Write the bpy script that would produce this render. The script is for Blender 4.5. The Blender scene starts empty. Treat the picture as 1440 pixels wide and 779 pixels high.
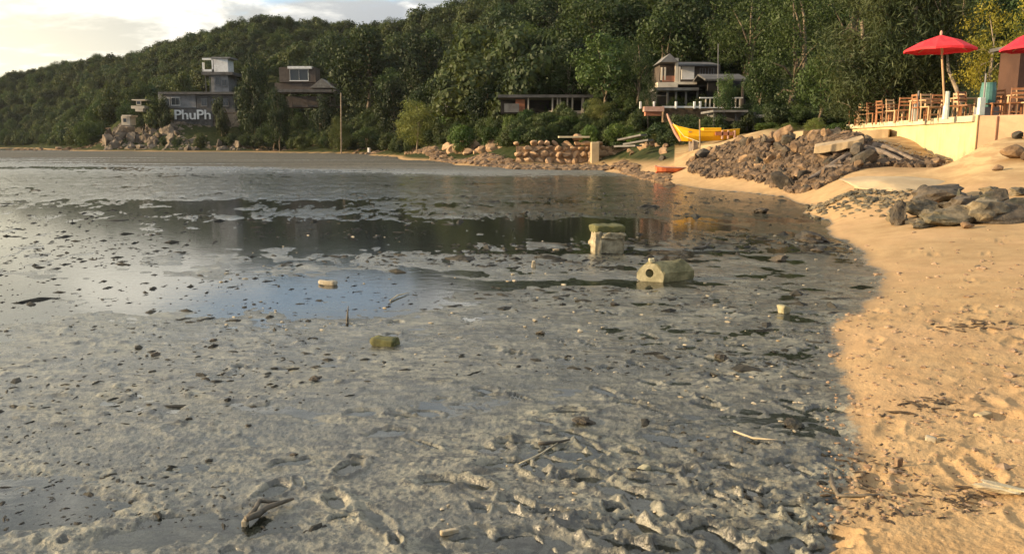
import bpy, math, random
import numpy as np
from mathutils import Vector, Matrix
R = math.radians
scene = bpy.context.scene
col = scene.collection
# ------------------------------------------------------------------ camera, sky, sun, exposure
CAMH, F, CX, CY = 1.6, 1130.0, 720.0, 389.5
PITCH = math.atan(186.5 / F)
cd = bpy.data.cameras.new('camera'); cam = bpy.data.objects.new('camera', cd); col.objects.link(cam)
cam.location = (0, 0, CAMH); cam.rotation_euler = (R(90) - PITCH, 0, 0)
cd.sensor_width = 36; cd.lens = 36 * F / 1440; cd.clip_start = 0.05; cd.clip_end = 20000
scene.camera = cam
scene.render.resolution_x = 1024; scene.render.resolution_y = 553
SUN_EL, SUN_AZ = R(12.5), R(-96)       # azimuth from +Y, clockwise: the sun stands low to the left
w = bpy.data.worlds.new('World'); scene.world = w; w.use_nodes = True
scene.view_settings.view_transform = 'Standard'; scene.view_settings.look = 'None'
scene.view_settings.exposure = 1.05; scene.view_settings.gamma = 1
SUN_STRENGTH, SKY_STRENGTH = 4.4, 0.12

class NT:
    """small node-tree writer"""
    def __init__(s, tree): s.t = tree; s.t.nodes.clear()
    def n(s, typ, _props=None, **inp):
        nd = s.t.nodes.new(typ)
        for k, v in (_props or {}).items(): setattr(nd, k, v)
        for k, v in inp.items():
            key = int(k[1:]) if k[0] == 'i' and k[1:].isdigit() else k.replace('_', ' ')
            s.put(nd, key, v)
        return nd
    def put(s, nd, key, v):
        so = nd.inputs[key]
        if isinstance(v, bpy.types.NodeSocket): s.t.links.new(v, so)
        elif isinstance(v, bpy.types.Node): s.t.links.new(v.outputs[0], so)
        elif isinstance(v, (tuple, list)) and len(v) == 3 and so.type == 'RGBA': so.default_value = (*v, 1)
        else: so.default_value = v
    def m(s, op, a, b=0.0, c=None, clamp=False):
        nd = s.n('ShaderNodeMath', {'operation': op, 'use_clamp': clamp}, i0=a, i1=b)
        if c is not None: s.put(nd, 2, c)
        return nd.outputs[0]
    def mix(s, f, a, b, mode='MIX'):
        nd = s.n('ShaderNodeMixRGB', {'blend_type': mode}, Fac=f, Color1=a, Color2=b); return nd.outputs[0]
    def noise(s, vec, scale, detail=4, rough=.55, dist=0.0):
        return s.n('ShaderNodeTexNoise', None, Vector=vec, Scale=scale, Detail=detail, Roughness=rough, Distortion=dist).outputs[0]
    def ramp(s, f, pts):
        nd = s.n('ShaderNodeValToRGB', None, Fac=f); cr = nd.color_ramp
        while len(cr.elements) < len(pts): cr.elements.new(.5)
        for e, (p, c) in zip(cr.elements, pts):
            e.position = p; e.color = (c, c, c, 1) if isinstance(c, (int, float)) else (*c, 1)
        return nd.outputs[0]
    def sstep(s, x, a, b):
        nd = s.n('ShaderNodeMapRange', {'interpolation_type': 'SMOOTHSTEP'}, Value=x)
        nd.inputs[1].default_value = a; nd.inputs[2].default_value = b; return nd.outputs[0]

def build_world():
    s = NT(w.node_tree)
    sky = s.n('ShaderNodeTexSky', {'sky_type': 'NISHITA', 'sun_disc': False, 'sun_elevation': SUN_EL, 'sun_rotation': SUN_AZ,
                                   'air_density': 1.0, 'dust_density': 1.5, 'ozone_density': 1.0})
    tc = s.n('ShaderNodeTexCoord').outputs['Generated']
    sep = s.n('ShaderNodeSeparateXYZ', None, Vector=tc)
    z = s.m('MAXIMUM', sep.outputs[2], 0.0)
    zz = s.m('ADD', z, 0.16)
    px = s.m('DIVIDE', sep.outputs[0], zz); py = s.m('DIVIDE', sep.outputs[1], zz)
    v = s.n('ShaderNodeCombineXYZ', None, X=px, Y=py, Z=0.3)
    v2 = s.n('ShaderNodeVectorMath', {'operation': 'ADD'}, i0=v.outputs[0], i1=(3.1, 7.7, 0.0)).outputs[0]
    n1 = s.noise(v2, 0.62, 7, .56, .25)
    # cloud cover is thicker on the left side and thins to the right
    cover = s.m('ADD', n1, s.m('MULTIPLY', sep.outputs[0], -0.16))
    cover = s.m('ADD', cover, s.m('MULTIPLY', s.sstep(sep.outputs[2], .13, .26), .085))
    mask = s.sstep(cover, 0.425, 0.50)
    n2 = s.noise(v2, 2.1, 7, .58, .3)
    shade = s.sstep(n2, 0.46, 0.64)
    body = s.mix(shade, (1.85, 2.0, 2.2), (5.0, 4.9, 4.65))
    # glow of the low sun behind the clouds
    lit = s.n('ShaderNodeVectorMath', {'operation': 'DOT_PRODUCT'}, i0=tc,
              i1=(math.sin(R(-52)) * .995, math.cos(R(-52)) * .995, .10)).outputs['Value']
    glow = s.m('POWER', s.m('MAXIMUM', lit, 0.0), 9.0)
    glow = s.m('MULTIPLY', glow, s.sstep(sep.outputs[2], 0.30, 0.02))
    body = s.mix(s.m('MULTIPLY', glow, 0.9, clamp=True), body, (9.0, 7.9, 5.0))
    skyc = s.mix(0.65, sky.outputs[0], (2.5, 3.4, 4.5))
    hi = s.m('MULTIPLY', s.m('POWER', s.m('MAXIMUM', lit, 0.0), 1.6), s.sstep(sep.outputs[2], .12, .28))
    body = s.mix(1.0, body, s.mix(hi, (1, 1, 1), (2.5, 2.4, 2.15)), 'MULTIPLY')
    c = s.mix(mask, skyc, body)
    bg = s.n('ShaderNodeBackground', None, Color=c, Strength=SKY_STRENGTH)
    out = s.n('ShaderNodeOutputWorld', None, Surface=bg)
build_world()
sd = bpy.data.lights.new('sun', 'SUN'); so = bpy.data.objects.new('sun', sd); col.objects.link(so)
sd.energy = SUN_STRENGTH; sd.angle = R(0.6); sd.color = (1.0, .74, .44)
sdir = Vector((math.sin(SUN_AZ) * math.cos(SUN_EL), math.cos(SUN_AZ) * math.cos(SUN_EL), math.sin(SUN_EL)))
so.rotation_euler = sdir.to_track_quat('Z', 'Y').to_euler(); so.location = (-40, 0, 60)

# ------------------------------------------------------------------ helpers
def at(px, py, Y):
    a = (CY - py) / F; c, s_ = math.cos(PITCH), math.sin(PITCH)
    yw = c + a * s_; zw = -s_ + a * c
    return Vector(((px - CX) / F / yw * Y, Y, CAMH + zw / yw * Y))
def gnd(px, py, z=0.0):
    a = (CY - py) / F; c, s_ = math.cos(PITCH), math.sin(PITCH)
    yw = c + a * s_; zw = -s_ + a * c
    Y = (z - CAMH) * yw / zw
    return Vector(((px - CX) / F / yw * Y, Y, z))
def tag(o, label=None, cat=None, group=None, kind=None):
    if label: o['label'] = label
    if cat: o['category'] = cat
    if group: o['group'] = group
    if kind: o['kind'] = kind
    return o
def empty(name, loc, label, cat, group=None, rz=0.0):
    o = bpy.data.objects.new(name, None); col.objects.link(o); o.location = loc; o.rotation_euler = (0, 0, rz)
    o.empty_display_size = .2
    return tag(o, label, cat, group)
def npmesh(name, V, Fq, mat, smooth=False):
    """V (n,3), Fq (m,k) uniform polygons"""
    V = np.asarray(V, dtype=np.float32); Fq = np.asarray(Fq, dtype=np.int32)
    me = bpy.data.meshes.new(name); k = Fq.shape[1]
    me.vertices.add(len(V)); me.vertices.foreach_set('co', V.ravel())
    me.loops.add(Fq.size); me.loops.foreach_set('vertex_index', Fq.ravel())
    me.polygons.add(len(Fq)); me.polygons.foreach_set('loop_start', np.arange(0, Fq.size, k, dtype=np.int32))
    me.polygons.foreach_set('loop_total', np.full(len(Fq), k, dtype=np.int32))
    me.polygons.foreach_set('use_smooth', np.full(len(Fq), smooth))
    me.materials.append(mat); me.update(calc_edges=True); me.validate()
    return me
def link(name, me, parent=None, loc=None):
    o = bpy.data.objects.new(name, me); col.objects.link(o)
    if parent: o.parent = parent
    if loc is not None: o.location = loc
    return o
class MB:
    def __init__(s): s.v = []; s.f = []
    def box(s, c, d, rz=0.0, rot=None, taper=1.0, jit=0.0, rnd=None):
        b = len(s.v); M = rot if rot else Matrix.Rotation(rz, 3, 'Z')
        for sz in (-1, 1):
            t = taper if sz > 0 else 1.0
            for sx, sy in ((-1, -1), (1, -1), (1, 1), (-1, 1)):
                p = Vector((sx * d[0] / 2 * t, sy * d[1] / 2 * t, sz * d[2] / 2))
                if jit: p += Vector([rnd.uniform(-jit, jit) for _ in range(3)])
                s.v.append(Vector(c) + M @ p)
        for q in ((3, 2, 1, 0), (4, 5, 6, 7), (0, 1, 5, 4), (1, 2, 6, 5), (2, 3, 7, 6), (3, 0, 4, 7)): s.f.append([b + i for i in q])
        return s
    def span(s, x0, x1, y0, y1, z0, z1): return s.box(((x0 + x1) / 2, (y0 + y1) / 2, (z0 + z1) / 2), (abs(x1 - x0), abs(y1 - y0), abs(z1 - z0)))
    def tube(s, pts, rad, n=8, cap=True):
        pts = [Vector(p) for p in pts]; b = len(s.v)
        if not isinstance(rad, (list, tuple)): rad = [rad] * len(pts)
        for i, p in enumerate(pts):
            d = (pts[min(i + 1, len(pts) - 1)] - pts[max(i - 1, 0)]).normalized()
            a = d.cross(Vector((0, 0, 1)) if abs(d.z) < .9 else Vector((1, 0, 0))).normalized(); c = d.cross(a)
            for k in range(n):
                t = 2 * math.pi * k / n; s.v.append(p + (a * math.cos(t) + c * math.sin(t)) * rad[i])
        for i in range(len(pts) - 1):
            for k in range(n):
                s.f.append([b + i * n + k, b + i * n + (k + 1) % n, b + (i + 1) * n + (k + 1) % n, b + (i + 1) * n + k])
        if cap:
            s.f.append([b + k for k in range(n)][::-1]); s.f.append([b + (len(pts) - 1) * n + k for k in range(n)])
        return s
    def poly(s, pts, faces):
        b = len(s.v); s.v += [Vector(p) for p in pts]; s.f += [[b + i for i in q] for q in faces]; return s
    def prism(s, outline, ext):   # planar outline (3D points) extruded by vector ext
        n = len(outline); e = Vector(ext); P = [Vector(p) for p in outline]
        return s.poly(P + [p + e for p in P], [list(range(n))[::-1], list(range(n, 2 * n))] + [[i, (i + 1) % n, n + (i + 1) % n, n + i] for i in range(n)])
    def build(s, name, mat, parent=None, origin=None, bevel=0.0, smooth=False):
        o0 = Vector(origin) if origin is not None else (ORG.get(parent.name, Vector()) if parent else Vector())
        me = bpy.data.meshes.new(name); me.from_pydata([tuple(v - o0) for v in s.v], [], s.f)
        me.materials.append(mat)
        if smooth: me.polygons.foreach_set('use_smooth', [True] * len(me.polygons))
        me.update()
        import bmesh
        bm = bmesh.new(); bm.from_mesh(me); bmesh.ops.recalc_face_normals(bm, faces=bm.faces)
        if bevel: bmesh.ops.bevel(bm, geom=bm.edges[:], offset=bevel, segments=1, affect='EDGES')
        bm.to_mesh(me); bm.free()
        o = link(name, me, parent)
        if parent is None and origin is not None: o.location = o0
        ORG[o.name] = o0
        return o
ORG = {}
def root(name, loc, label, cat, group=None):      # an Empty at a world point; its parts are given in world coordinates
    o = empty(name, loc, label, cat, group); ORG[o.name] = Vector(loc); return o
def copy_tree(o, parent=None):
    c = o.copy(); col.objects.link(c)
    if parent: c.parent = parent
    for ch in list(o.children): copy_tree(ch, c)
    return c

# ---- numpy noise
def _hash(ix, iy, seed):
    h = (ix.astype(np.int64) * 374761393 + iy.astype(np.int64) * 668265263 + seed * 1442695041) & 0xFFFFFFFF
    h = ((h ^ (h >> 13)) * 1274126177) & 0xFFFFFFFF
    return ((h ^ (h >> 16)) & 0xFFFFFF) / float(0xFFFFFF)
def vnoise(x, y, seed=0):
    x = np.asarray(x, float); y = np.asarray(y, float)
    ix = np.floor(x); iy = np.floor(y); fx = x - ix; fy = y - iy
    fx = fx * fx * fx * (fx * (fx * 6 - 15) + 10); fy = fy * fy * fy * (fy * (fy * 6 - 15) + 10)
    a = _hash(ix, iy, seed); b = _hash(ix + 1, iy, seed); c = _hash(ix, iy + 1, seed); d = _hash(ix + 1, iy + 1, seed)
    return (a * (1 - fx) + b * fx) * (1 - fy) + (c * (1 - fx) + d * fx) * fy
def fbm(x, y, sc, oct=4, seed=0, gain=.5):
    t = 0; a = 1; n = 0
    for i in range(oct):
        t = t + a * (vnoise(x * sc + 17.3 * i, y * sc - 9.1 * i, seed + i) * 2 - 1); n += a; a *= gain; sc *= 2.03
    return t / n
def sst(x, a, b):
    t = np.clip((x - a) / (b - a), 0, 1); return t * t * (3 - 2 * t)

# ------------------------------------------------------------------ materials
def mat(name):
    m = bpy.data.materials.new(name); m.use_nodes = True; return m, NT(m.node_tree)
def finish(s, bsdf, disp=None): s.n('ShaderNodeOutputMaterial', None, Surface=bsdf)
def simple(name, c1, c2, scale=3.0, rough=.7, bump=.3, bscale=None, metallic=0.0, island=0.0, spec=.4, stain=None, dist=.02):
    """two-tone weathered surface: colour noise, fine relief, optional stain colour"""
    m, s = mat(name)
    pos = s.n('ShaderNodeNewGeometry').outputs['Position']
    n = s.noise(pos, scale, 6, .6)
    c = s.mix(s.sstep(n, .32, .68), c1, c2)
    if stain:
        c = s.mix(s.m('MULTIPLY', s.sstep(s.noise(pos, scale * .37, 5, .65, .6), .5, .7), .75), c, stain)
    if island:
        oi = s.n('ShaderNodeObjectInfo').outputs['Random']
        c = s.mix(1.0, c, s.ramp(oi, [(0, 1 - island), (1, 1 + island * .6)]), 'MULTIPLY')
    bn = s.noise(pos, bscale or scale * 6, 5, .65)
    b = s.n('ShaderNodeBump', None, Strength=bump, Distance=dist, Height=bn)
    r = s.m('ADD', s.m('MULTIPLY', s.m('SUBTRACT', bn, .5), .25), rough)
    p = s.n('ShaderNodeBsdfPrincipled', None, Base_Color=c, Roughness=r, Metallic=metallic, Normal=b)
    p.inputs['Specular IOR Level'].default_value = spec
    finish(s, p); return m
def leaf_mat(name, c1, c2, c3=None, scale=.22, trans=.25):
    m, s = mat(name)
    g = s.n('ShaderNodeNewGeometry'); pos = g.outputs['Position']
    n = s.noise(pos, scale, 3, .6)
    c = s.mix(s.sstep(n, .38, .62), c1, c2)
    oi = s.n('ShaderNodeObjectInfo').outputs['Random']
    c = s.mix(1.0, c, s.ramp(oi, [(0, .62), (.5, 1.0), (1, 1.5)]), 'MULTIPLY')
    c = s.mix(s.m('MULTIPLY', s.m('FRACT', s.m('MULTIPLY', oi, 7.31)), .45), c, c3 or (c2[0] * 1.3, c2[1] * 1.02, c2[2] * .8))
    isl = g.outputs['Random Per Island']
    c = s.mix(1.0, c, s.ramp(isl, [(0, .7), (1, 1.3)]), 'MULTIPLY')
    d = s.n('ShaderNodeBsdfDiffuse', None, Color=c)
    t = s.n('ShaderNodeBsdfTranslucent', None, Color=s.mix(1.0, c, (1.25, 1.1, .6), 'MULTIPLY'))
    x = s.n('ShaderNodeMixShader', None, Fac=trans, i1=d, i2=t)
    gl = s.n('ShaderNodeBsdfGlossy', None, Color=(.8, .85, .8), Roughness=.55)
    x2 = s.n('ShaderNodeMixShader', None, Fac=.02, i1=x, i2=gl)
    finish(s, x2); return m

def ground_material():
    m, s = mat('shore_ground')
    g = s.n('ShaderNodeNewGeometry'); pos = g.outputs['Position']
    sep = s.n('ShaderNodeSeparateXYZ', None, Vector=pos)
    X, Y, Z = sep.outputs
    sand = s.n('ShaderNodeAttribute', {'attribute_name': 'sand'}).outputs['Fac']
    edge = s.noise(pos, 2.6, 5, .6)
    edge2 = s.noise(pos, 21.0, 4, .6)
    sm = s.sstep(s.m('ADD', s.m('ADD', sand, s.m('MULTIPLY', s.m('SUBTRACT', edge, .5), .55)), s.m('MULTIPLY', s.m('SUBTRACT', edge2, .5), .55)), .36, .66)
    # mud
    n1 = s.noise(pos, 1.7, 6, .62, .3); n2 = s.noise(pos, 14.0, 5, .65); n3 = s.noise(pos, .35, 3, .5); n5 = s.noise(s.n('ShaderNodeMapping', None, Vector=pos, Scale=(.5, 1.3, 1)).outputs[0], 1.1, 5, .6, .4); n4 = s.noise(pos, 60.0, 3, .6)
    mud = s.mix(s.sstep(n2, .34, .66), (.070, .066, .046), (.185, .172, .122))
    mud = s.mix(s.m('MULTIPLY', s.sstep(n1, .45, .62), .6), mud, (.28, .265, .19))
    mud = s.mix(s.m('MULTIPLY', s.sstep(n3, .5, .68), .25), mud, (.12, .125, .065))
    mud = s.mix(s.m('MULTIPLY', s.sstep(n4, .60, .72), .65), mud, (.40, .36, .26))
    far = s.sstep(Y, 36.0, 60.0)
    mud = s.mix(s.m('MULTIPLY', far, .8), mud, s.mix(s.sstep(s.noise(s.n('ShaderNodeMapping', None, Vector=pos, Scale=(.06, .5, 1)).outputs[0], 1.0, 6, .65), .38, .62), (.035, .032, .024), (.135, .115, .08)))
    speck = s.noise(pos, 26.0, 4, .7); speck2 = s.noise(s.n('ShaderNodeMapping', None, Vector=pos, Rotation=(0, 0, .5), Scale=(.7, 1.5, 1)).outputs[0], 8.0, 5, .7, .5)
    mud = s.mix(s.m('MULTIPLY', s.sstep(speck2, .50, .58), .85), mud, (.035, .035, .029))
    mud = s.mix(s.m('MULTIPLY', s.sstep(speck, .54, .61), .85), mud, (.016, .016, .013))
    mud = s.mix(s.m('MULTIPLY', s.sstep(speck2, .44, .34), .45), mud, (.34, .305, .21))  # pale highlights of the churned mud painted into the colour
    low = s.sstep(Z, .016, -.004)
    mud = s.mix(s.m('MULTIPLY', s.sstep(n5, .50, .62), .45), mud, (.055, .058, .052))
    mud = s.mix(s.m('MULTIPLY', low, .5), mud, (.060, .064, .052))
    # sand
    k1 = s.noise(pos, 3.2, 5, .6); k2 = s.noise(pos, 95.0, 4, .7); k3 = s.noise(pos, .5, 4, .6)
    sc = s.mix(s.sstep(k1, .3, .7), (.355, .235, .118), (.445, .305, .158))
    sc = s.mix(s.m('MULTIPLY', s.sstep(k3, .45, .65), .35), sc, (.52, .33, .18))
    sc = s.mix(s.m('MULTIPLY', s.sstep(k2, .57, .70), .75), sc, (.22, .125, .060))
    sc = s.mix(s.m('MULTIPLY', s.sstep(s.noise(pos, 130.0, 3, .6), .62, .72), .6), sc, (.70, .58, .38))
    bank = s.sstep(Z, .5, 1.3)
    strata = s.noise(s.n('ShaderNodeMapping', None, Vector=pos, Scale=(.5, .5, 4.0)).outputs[0], 1.3, 6, .65, .4)
    sc = s.mix(s.m('MULTIPLY', bank, .7), sc, s.mix(s.sstep(strata, .42, .60), (.33, .215, .105), (.54, .395, .205)))
    damp = s.sstep(sand, 1.0, .5)
    sc = s.mix(s.m('MULTIPLY', damp, .45), sc, (.20, .15, .095))
    # soil further inland
    soil = s.n('ShaderNodeAttribute', {'attribute_name': 'soil'}).outputs['Fac']
    sc = s.mix(soil, sc, s.mix(s.sstep(n1, .35, .65), (.024, .034, .012), (.050, .055, .024)))
    c = s.mix(sm, mud, sc)
    wetr = s.mix(s.sstep(n1, .35, .66), (.13, .13, .13), (.32, .32, .32))
    wetr = s.mix(s.m('MULTIPLY', s.sstep(n5, .50, .60), .85), wetr, (.13, .13, .13))
    wetr = s.mix(s.m('MULTIPLY', far, .9), wetr, (.9, .9, .9))
    film = s.m('MULTIPLY', s.sstep(Y, 9.0, 15.0), s.sstep(Z, .045, .018))
    mud = s.mix(s.m('MULTIPLY', film, .62), mud, (.035, .036, .030)); wetr = s.mix(s.m('MULTIPLY', film, .8), wetr, (.13, .13, .13)); c = s.mix(sm, mud, sc)
    wetr = s.m('ADD', wetr, s.m('MULTIPLY', s.sstep(Y, 8.5, 4.0), .17))
    rough = s.mix(sm, wetr, (.92, .92, .92))
    h = s.m('ADD', s.m('MULTIPLY', n2, .55), s.m('MULTIPLY', n4, .30))
    h = s.m('ADD', h, s.m('MULTIPLY', s.noise(pos, 160.0, 3, .6), .12))
    bfar = s.m('MULTIPLY', s.m('SUBTRACT', 1.0, s.m('MULTIPLY', s.sstep(Y, 8.0, 16.0), .72)), .62)
    b = s.n('ShaderNodeBump', None, Strength=bfar, Distance=.030, Height=h)
    p = s.n('ShaderNodeBsdfPrincipled', None, Base_Color=c, Roughness=rough, Normal=b)
    s.put(p, 'Specular IOR Level', s.m('MULTIPLY', s.m('SUBTRACT', .85, s.m('MULTIPLY', sm, .75)), s.m('SUBTRACT', 1.0, s.m('MULTIPLY', far, .8))))
    finish(s, p); return m
def water_material():
    m, s = mat('shallow_water')
    pos = s.n('ShaderNodeNewGeometry').outputs['Position']
    mp = s.n('ShaderNodeMapping', None, Vector=pos, Scale=(1, 1.6, 1)).outputs[0]
    hn = s.m('ADD', s.noise(mp, 5.0, 3, .5), s.m('MULTIPLY', s.noise(mp, 22.0, 2, .5), .25))
    b = s.n('ShaderNodeBump', None, Strength=.10, Distance=.012, Height=hn)
    tr = s.n('ShaderNodeBsdfTransparent', None, Color=(.80, .82, .78))
    gl = s.n('ShaderNodeBsdfGlossy', None, Color=(1, 1, 1), Roughness=.085, Normal=b)
    fr = s.n('ShaderNodeFresnel', None, IOR=1.36, Normal=b)
    x = s.n('ShaderNodeMixShader', None, Fac=fr, i1=tr, i2=gl)
    finish(s, x); return m

M = {}
M['ground'] = ground_material(); M['water'] = water_material()
M['rock'] = simple('rock_tan', (.115, .070, .038), (.33, .215, .115), 3.3, .85, .7, 9, island=.45, dist=.05, stain=(.10, .075, .06))
M['rockdark'] = simple('rock_dark', (.030, .026, .020), (.12, .095, .065), 3.0, .75, .8, 11, island=.35, dist=.05, stain=(.035, .045, .03))
M['rockmoss'] = simple('rock_olive', (.038, .034, .024), (.26, .21, .13), 2.6, .8, .8, 10, island=.25, dist=.05, stain=(.04, .05, .035))
M['rockorange'] = simple('rock_orange', (.30, .19, .11), (.52, .35, .20), 1.6, .85, .7, 7, island=.35, dist=.06, stain=(.14, .10, .08))
M['cliff'] = simple('rock_cliff', (.085, .065, .048), (.26, .205, .145), .35, .85, .9, 1.8, island=.4, dist=.3, stain=(.06, .055, .045))
M['slab'] = simple('slab_concrete', (.38, .285, .165), (.48, .37, .22), 1.4, .85, .4, 14, stain=(.28, .21, .14))
M['wall_yellow'] = simple('plaster_yellow', (.58, .43, .19), (.65, .50, .235), .9, .85, .25, 8, stain=(.50, .37, .19))
def stained_wall():
    m, s = mat('plaster_yellow_stained'); pos = s.n('ShaderNodeNewGeometry').outputs['Position']; z = s.n('ShaderNodeSeparateXYZ', None, Vector=pos).outputs[2]
    c = s.mix(s.sstep(s.noise(pos, .9, 6, .6), .32, .68), (.53, .42, .215), (.60, .49, .265))
    st = s.noise(s.n('ShaderNodeMapping', None, Vector=pos, Scale=(2.2, 2.2, .25)).outputs[0], 1.6, 6, .65)
    c = s.mix(s.m('MULTIPLY', s.sstep(st, .50, .68), .55), c, (.40, .29, .14))
    c = s.mix(s.m('MULTIPLY', s.sstep(s.m('SUBTRACT', s.m('MULTIPLY', s.noise(pos, 2.5, 5, .65), 1.1), s.m('MULTIPLY', z, .36)), .05, .28), .75), c, (.30, .225, .13))
    c = s.mix(s.m('MULTIPLY', s.sstep(s.noise(pos, 5.0, 6, .7), .60, .70), .6), c, (.72, .62, .40))
    b = s.n('ShaderNodeBump', None, Strength=.5, Distance=.03, Height=s.noise(pos, 6.0, 6, .65))
    finish(s, s.n('ShaderNodeBsdfPrincipled', None, Base_Color=c, Roughness=.88, Normal=b)); return m
M['wall_yellow'] = stained_wall()
M['coping'] = simple('coping_cream', (.52, .45, .29), (.60, .53, .35), 2.0, .8, .3, 12, stain=(.45, .37, .24))
M['wall_pink'] = simple('plaster_pink', (.40, .235, .14), (.48, .30, .185), 1.2, .85, .25, 10, stain=(.30, .18, .11))
M['block'] = simple('weathered_block', (.17, .145, .09), (.44, .38, .25), 9.0, .8, .8, 50, stain=(.06, .05, .032), dist=.008)
M['moss'] = simple('mossy_top', (.07, .072, .022), (.135, .13, .045), 14.0, .8, .6, 70, stain=(.05, .055, .03), dist=.008)
M['lump'] = simple('mud_lump', (.012, .012, .010), (.055, .050, .038), 9.0, .7, .6, 60, island=.3, dist=.008, spec=.2)
M['shell'] = simple('shell_cream', (.26, .22, .15), (.42, .37, .27), 30.0, .6, .4, 120, stain=(.35, .24, .10), dist=.004)
M['pebble'] = simple('pebble_brown', (.16, .10, .06), (.34, .24, .15), 30.0, .85, .5, 120, island=.4, dist=.004)
M['stick'] = simple('wet_wood', (.05, .045, .035), (.16, .13, .09), 12.0, .6, .6, 60, dist=.005)
M['driftwood'] = simple('bleached_wood', (.38, .32, .20), (.56, .50, .35), 10.0, .85, .6, 60, stain=(.35, .28, .2), dist=.006)
M['root'] = simple('root_wood', (.11, .085, .065), (.25, .20, .155), 5.0, .85, .8, 30, dist=.03)
M['weed'] = simple('seaweed_dark', (.035, .025, .015), (.11, .07, .035), 40.0, .8, .3, 100, dist=.003)
M['weedgreen'] = simple('dry_weed', (.10, .11, .035), (.24, .21, .08), 10.0, .8, .3, 60, dist=.003)
M['bark'] = simple('bark', (.10, .075, .05), (.24, .19, .13), 3.0, .9, .8, 14, dist=.03)
M['barkpale'] = simple('bark_pale', (.19, .145, .10), (.31, .25, .18), 3.0, .9, .6, 14, dist=.03)
M['leaf'] = leaf_mat('foliage_mid', (.020, .042, .014), (.042, .070, .019))
M['leafdark'] = leaf_mat('foliage_dark', (.010, .022, .010), (.022, .040, .014))
M['leafhill'] = leaf_mat('foliage_hill', (.020, .040, .017), (.046, .068, .020), (.070, .078, .024), scale=.045)
M['leafolive'] = leaf_mat('foliage_olive', (.085, .120, .034), (.14, .165, .050), scale=.4)
M['leafbright'] = leaf_mat('foliage_bright', (.034, .070, .017), (.065, .110, .024), scale=.4)
M['leafyellow'] = leaf_mat('foliage_yellow', (.12, .155, .018), (.28, .26, .03), scale=.7, trans=.35)
M['leafbrown'] = leaf_mat('foliage_brown', (.15, .11, .035), (.20, .14, .05), scale=.4)
M['leafneedle'] = leaf_mat('foliage_needle', (.032, .050, .020), (.070, .088, .034), scale=.5)
M['wood_orange'] = simple('varnished_wood', (.22, .09, .036), (.37, .17, .07), 6.0, .5, .3, 30, island=.3, dist=.005)
M['wood_pale'] = simple('pale_wood', (.42, .27, .14), (.56, .38, .21), 6.0, .6, .3, 30, dist=.005)
M['umbrella'] = simple('red_canvas', (.62, .020, .030), (.72, .035, .045), 3.0, .75, .15, 40, dist=.004)
M['umbrella2'] = simple('crimson_canvas', (.42, .012, .03), (.52, .02, .04), 3.0, .75, .15, 40, dist=.004)
M['yellow_paint'] = simple('boat_yellow', (.78, .40, .005), (.86, .50, .012), 2.0, .5, .15, 20, dist=.004)
M['orange_paint'] = simple('boat_orange', (.72, .16, .06), (.80, .24, .09), 4.0, .6, .3, 20, stain=(.5, .12, .06), dist=.01)
M['pink_paint'] = simple('faded_pink', (.46, .26, .19), (.58, .36, .27), 5.0, .7, .2, 30, dist=.005)
M['white'] = simple('white_paint', (.62, .62, .60), (.76, .76, .74), 1.5, .7, .2, 12, stain=(.45, .43, .40))
M['grey'] = simple('grey_render', (.14, .14, .145), (.24, .24, .24), .8, .8, .3, 8, stain=(.13, .13, .12))
M['cream'] = simple('cream_render', (.55, .47, .36), (.66, .58, .45), 1.0, .8, .3, 8, stain=(.35, .29, .22))
M['brown'] = simple('brown_render', (.055, .043, .036), (.095, .076, .062), 1.2, .8, .3, 8, stain=(.08, .055, .04))
M['terracotta'] = simple('terracotta', (.34, .13, .07), (.46, .20, .11), 1.5, .8, .3, 10, stain=(.2, .09, .06))
M['roofdark'] = simple('roof_dark', (.05, .05, .05), (.11, .105, .10), 1.5, .8, .4, 10)
M['roofgrey'] = simple('roof_grey', (.12, .115, .11), (.20, .195, .18), 2.0, .7, .4, 10, stain=(.14, .12, .1))
M['teal'] = simple('teal_plastic', (.06, .17, .15), (.09, .22, .20), 4.0, .5, .1, 20)
M['postgrey'] = simple('pale_post', (.48, .55, .50), (.62, .68, .62), 5.0, .7, .2, 20, stain=(.25, .3, .27))
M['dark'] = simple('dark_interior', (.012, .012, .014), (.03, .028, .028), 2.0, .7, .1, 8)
M['blue'] = simple('blue_plastic', (.05, .12, .28), (.08, .18, .36), 5.0, .5, .1, 20)
def glass():
    m, s = mat('window_glass')
    p = s.n('ShaderNodeBsdfPrincipled', None, Base_Color=(.03, .04, .045), Roughness=.08); finish(s, p); return m
M['glass'] = glass()
M['rubble'] = simple('rubble_brown', (.050, .034, .021), (.19, .13, .080), 4.3, .9, .9, 12, stain=(.035, .028, .022), dist=.05)
M['hutbrown'] = simple('hut_brown', (.055, .026, .016), (.085, .042, .025), 1.2, .8, .3, 8)
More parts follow.
